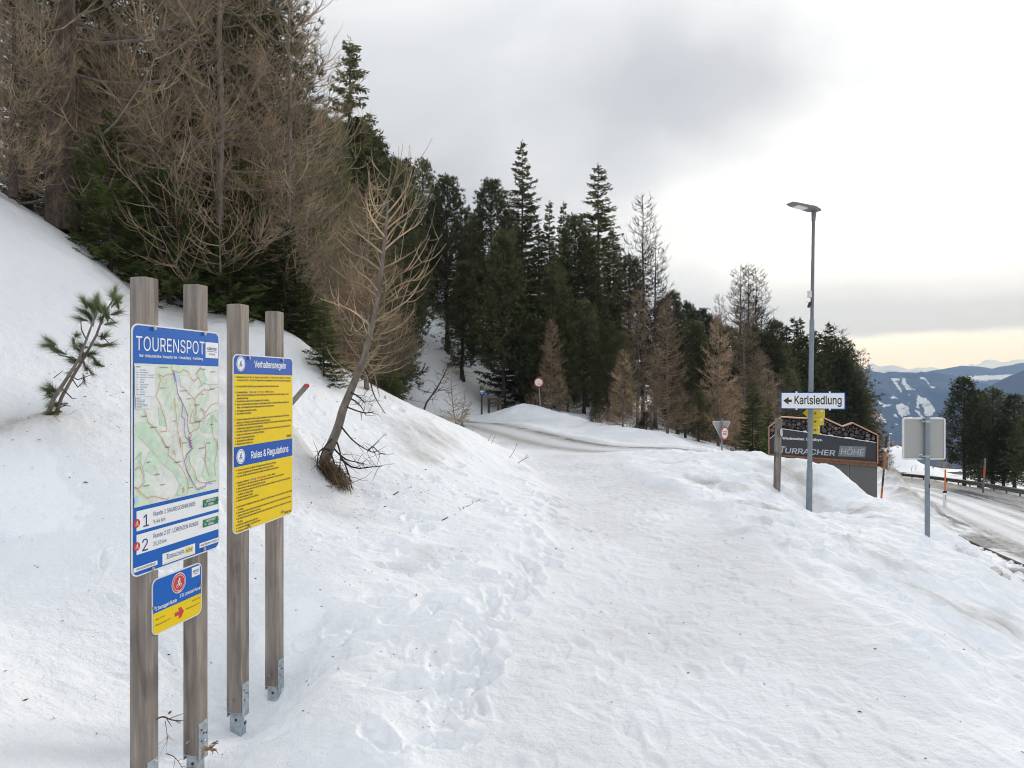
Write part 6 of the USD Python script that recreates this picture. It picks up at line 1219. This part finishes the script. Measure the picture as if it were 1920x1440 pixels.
for (x, y0, x1, y1, Y, lab) in [(1707, 892, 1710.5, 873, 100, "thin far red snow pole left of the square sign's pole"), (1717, 891, 1717.5, 872, 104, "second thin far red snow pole left of the square sign's pole"), (1732, 897, 1732.5, 878, 96, "far dark snow pole close to the square sign's pole"), (1666.5, 888, 1666.5, 878, 110, "tiny far snow pole by the road bend")]:
    banded("snow_pole", lab, "snow pole", PX(x, y0, Y), PX(x1, y1, Y), [(0, .6, "woodgrey"), (.6, 1, "orangepole")], .032)
DL = thing("delineator_post", "white delineator post with black cap and orange snow stick at the road edge", "delineator", tuple(PX(1771.5, 952, 43)))
k = 43 / 1280
m = trimesh.Trimesh(np.array([(s * w, y, z) for z, w in ((-.4, .085), (20 * k, .085), (26 * k, .085)) for s in (-1, 1) for y in (-.06, .06)])).convex_hull; obj("post", m, M["white"], DL)
obj("cap", trimesh.Trimesh(np.array([(s * .092, y, z) for z in (27 * k, 32 * k) for s in (-1, 1) for y in (-.066, .066)] + [(0, 0, 32.5 * k)])).convex_hull, M["black"], DL); obj("reflector", box(-.022, -.0655, 14.5 * k, .022, -.0605, 24 * k), M["alu"], DL)
obj("snow_stick", tube([(.01, 0, 32 * k), (.03, 0, 72 * k)], .045, 9), M["orange"], DL, smooth=30)

n_ = np.gradient(MAIN[:, :2], axis=0); n_ = unit(n_); nr_ = np.column_stack([n_[:, 1], -n_[:, 0]])
RL = MAIN[:, :2] + nr_ * 4.55
keep = (MAIN[:, 1] > 12) & (MAIN[:, 0] < 80); RL = RL[keep]; zl = (-1.75 - .1 * MAIN[:, 1])[keep]
# take out the knot where the offset line folds on the inside of the bend
dd = cKDTree(MAIN[:, :2]).query(RL)[0]; ok = dd > 4.3; RL, zl = RL[ok], zl[ok]
ssr = np.concatenate([[0], np.cumsum(np.linalg.norm(np.diff(RL, axis=0), axis=1))])
GR = thing("guard_rail", "weathered steel guard rail along the outer edge of the main road", "guard rail")
prof = np.array([(.04, .0), (-.02, .03), (-.045, .08), (-.02, .125), (.035, .155), (-.02, .185), (-.045, .23), (-.02, .28), (.04, .31), (.052, .31), (.052, .0)])
tg_ = unit(np.gradient(RL, axis=0)); nn = np.column_stack([tg_[:, 1], -tg_[:, 0]])
bv = np.stack([np.column_stack([RL + nn * a, zl + .50 + 1.25 * b]) for a, b in prof], 1); n1, n2 = bv.shape[:2]
f = []
for i in range(n1 - 1):
    for j in range(n2): f.append((i * n2 + j, i * n2 + (j + 1) % n2, (i + 1) * n2 + (j + 1) % n2, (i + 1) * n2 + j))
obj("beam", (bv.reshape(-1, 3), np.array(f)), M["rail"], GR, smooth=40)
for s in np.arange(1, ssr[-1], 3.8):
    x, y, z = np.interp(s, ssr, RL[:, 0]), np.interp(s, ssr, RL[:, 1]), np.interp(s, ssr, zl); i = min(np.searchsorted(ssr, s), n1 - 1); a = math.atan2(tg_[i, 1], tg_[i, 0])
    m = box(-.05, -.16, -.5, .05, -.062, .74); m.apply_transform(trimesh.transformations.rotation_matrix(a, [0, 0, 1])); m.apply_translation([x, y, z]); obj("rail_post", m, M["rail"], GR)

# ------------------------------------------------------------------ signs at the side road
def ring_sign(root, c, r, nrm, face_m="white", ring_m="red", back="alu"):
    nrm = unit(np.asarray(nrm, float)); T = trimesh.geometry.align_vectors([0, 0, 1], nrm)
    def cyl(rad, t, off): m = trimesh.creation.cylinder(rad, t, sections=28); m.apply_transform(T); m.apply_translation(np.asarray(c) + nrm * off); return m
    p = obj("sign_disc", cyl(r, .012, .0), M[back], root); an = trimesh.creation.annulus(r * .78, r * .99, .004, sections=28); an.apply_transform(T); an.apply_translation(np.asarray(c) + nrm * .009); obj("red_ring", an, M[ring_m], p); obj("sign_face", cyl(r * .775, .003, .0085), M[face_m], p); return p
b0_, t0_ = PX(1013.5, 770, 38.2), PX(1010, 712, 38.2)
NE = thing("no_entry_sign", "round white sign with red ring on a leaning pole at the side road mound", "traffic sign", tuple(b0_)); d = unit(t0_ - b0_)
obj("pole", tube([-d * .6, t0_ - b0_], .035, 10), M["polegrey"], NE, smooth=30); c_ = PX(1010, 717, 38.2) - b0_ + [0, -.06, 0]; k = ring_sign(NE, c_, .27, (-.03, -1, 0))
sm = trimesh.creation.icosphere(2, .09); sm.apply_scale([1.3, .12, .8]); sm.apply_translation(c_ + [.04, -.012, -.09]); obj("snow_smear", sm, M["dirtsnow"], k)
YG = 30.6; gb, gt = PX(1353.5, 858, YG), PX(1353.5, 785.5, YG)
GW = thing("give_way_sign", "grey back of a triangular sign on a pole with a round red-ringed sign beneath", "traffic sign", tuple(gb))
obj("pole", tube([(0, 0, -.6), gt - gb], .038, 10), M["polegrey"], GW, smooth=30)
tri = Polygon([(-.455, 0), (.455, 0), (0, -.83)]).buffer(-.05).buffer(.05, quad_segs=4); zt_ = PX(0, 789.5, YG)[2] - gb[2]
m = trimesh.creation.extrude_polygon(tri, .012); v = np.array(m.vertices); m.vertices = np.column_stack([v[:, 0], .055 - v[:, 2] + .0, v[:, 1] + zt_]); m.fix_normals(); m.apply_transform(trimesh.transformations.rotation_matrix(.15, [0, 0, 1])); obj("triangle_back", m, M["alu"], GW)
rmp = trimesh.creation.extrude_polygon(tri.buffer(.004).difference(tri.buffer(-.022)), .02); v = np.array(rmp.vertices); rmp.vertices = np.column_stack([v[:, 0], .058 - v[:, 2], v[:, 1] + zt_]); rmp.fix_normals(); rmp.apply_transform(trimesh.transformations.rotation_matrix(.15, [0, 0, 1])); obj("triangle_rim", rmp, M["alurim"], GW)
nv = unit(np.array([.62, -.78, 0.0])); c_ = PX(1355.8, 812, YG) - gb + nv * .08; k = ring_sign(GW, c_, .30, nv)
e = unit(np.cross([0, 0, 1.0], nv)); obj("sign_print", cat_mesh([tube([c_ + nv * .012 - e * w + [0, 0, z], c_ + nv * .012 + e * w + [0, 0, z]], .012, 4) for w, z in ((.15, .07), (.17, .0), (.12, -.05))]), M["black"], k)
YB = 40.0; bb = PX(903.3, 769, YB)
HS = thing("trail_sign", "small blue trail sign on a brown post at the far end of the side road", "trail sign", tuple(bb)); k = YB / 1280
obj("post", tube([(0, 0, -1.0), (0, 0, 37 * k)], .055, 8), M["browntimber"], HS, smooth=30)
pl = bevel_box(8.5 * k, .03, 9.5 * k, .008); pl.apply_translation([.02, -.08, 33 * k]); pp = obj("blue_plate", pl, M["blue"], HS); obj("plate_print", cat_mesh([box(-3 * k, -.0985, 33.5 * k, 3.6 * k, -.0955, 36.5 * k), box(-2 * k, -.0985, 31.5 * k, 2.5 * k, -.0955, 32.3 * k)]), M["white"], pp)
rf = trimesh.creation.icosphere(2, 1.0); rf.apply_scale([4.2 * k, .16, 4.2 * k]); rf.apply_translation([0, -.03, 42 * k]); obj("wreath", rf, M["pine"], HS)
RLG = thing("wooden_railing", "low dark wooden railing beside the far end of the side road", "railing", tuple(PX(931, 768, 40.5)))
o = PX(931, 768, 40.5); r_ = lambda x, y: PX(x, y, 40.5) - o
for x in (916.5, 934.5, 1003): beam(r_(x, 796), r_(x, 746.5), .13, .13, "browntimber", RLG, "railing_post", .01)
for (xa, ya, xb, yb) in ((914, 747.8, 945, 748.6), (914, 755, 945, 755.6), (996, 754.5, 1016, 755.2)): beam(r_(xa, ya) + [0, -.09, 0], r_(xb, yb) + [0, -.09, 0], .05, .14, "browntimber", RLG, "railing_bar", .008)
# a second, distant lamp by the bend
o = PX(1664, 860, 104); k = 104 / 1280
L2 = thing("street_lamp", "tiny distant street lamp by the road bend right of the welcome board", "street lamp", tuple(o)); obj("pole", tube([(0, 0, -3.6), (3.0 * k, 0, 40 * k), (3.9 * k, 0, 47 * k)], [.09, .075, .06], 8), M["alurim"], L2, smooth=30)
hd = bevel_box(5 * k, .3, 1.3 * k, .03); hd.apply_translation([6 * k, 0, 46.6 * k]); obj("lamp_head", hd, M["alurim"], L2)

# snow and ice clods and the long stick along the ploughed edge
def clod(px, py, Y, r, label, mat, seed, group=None):
    m = trimesh.creation.icosphere(3, 1.0); v = np.array(m.vertices); v *= (1 + .9 * (meshkit.fbm(v * 1.6 + seed * 3.1, 4, seed) - .5))[:, None]; m.vertices = v * np.array([1.0, .9, .8]) * r; p = PX(px, py, Y); return tag(obj_at(m, p, mat), label, "snow clod", group)
def obj_at(m, p, mat): m.apply_translation(p); return obj("snow_clod", m, M[mat], None, smooth=True)
for k, (px, py, Y, r, lab, mm) in enumerate([(1803, 1024, 9.5, .085, "rounded white snow clod at the bank edge right of the square sign", "cleansnow"), (1825, 1037, 9.2, .075, "smaller white snow clod beside the rounded one", "cleansnow"), (1867, 1072, 8.5, .075, "brown dirty ice clod at the right bank edge", "dirtsnow"), (1886, 1082, 8.4, .05, "small dirty ice clod beside the brown one", "dirtsnow"), (1762, 968, 40, .35, "grey snow heap by the delineator post", "dirtsnow")]): clod(px, py, Y, r, lab, mm, 40 + k)
rg = np.random.default_rng(3)
for k in range(26):
    px = rg.uniform(1790, 1925); py = 1000 + (px - 1760) * rg.uniform(.35, .62); p = hit(px, py, 12, 40)
    m = trimesh.creation.icosphere(2, 1.0); v = np.array(m.vertices); v *= (1 + 1.1 * (meshkit.fbm(v * 1.5 + k * 2.3, 3, k) - .5))[:, None]; m.vertices = v * [1.2, 1.0, .6] * rg.uniform(.05, .16) + p; tag(obj("snow_clod", m, M["cleansnow"], None, smooth=True), "loose snow lump scattered on the edge of the main road", "snow clod", "loose snow lumps on the road edge")
a, b = PX(1776, 1003, 28), PX(1940, 1082, 19)
t = thing("fallen_pole", "long brown pole lying along the slushy edge of the main road", "pole"); q = np.linspace(0, 1, 8)[:, None] * (b - a) + a; q[:, 2] = base_height(q[:, :2]) + .04; obj("pole", tube(q, .045, 8), M["browntimber"], t, smooth=30)
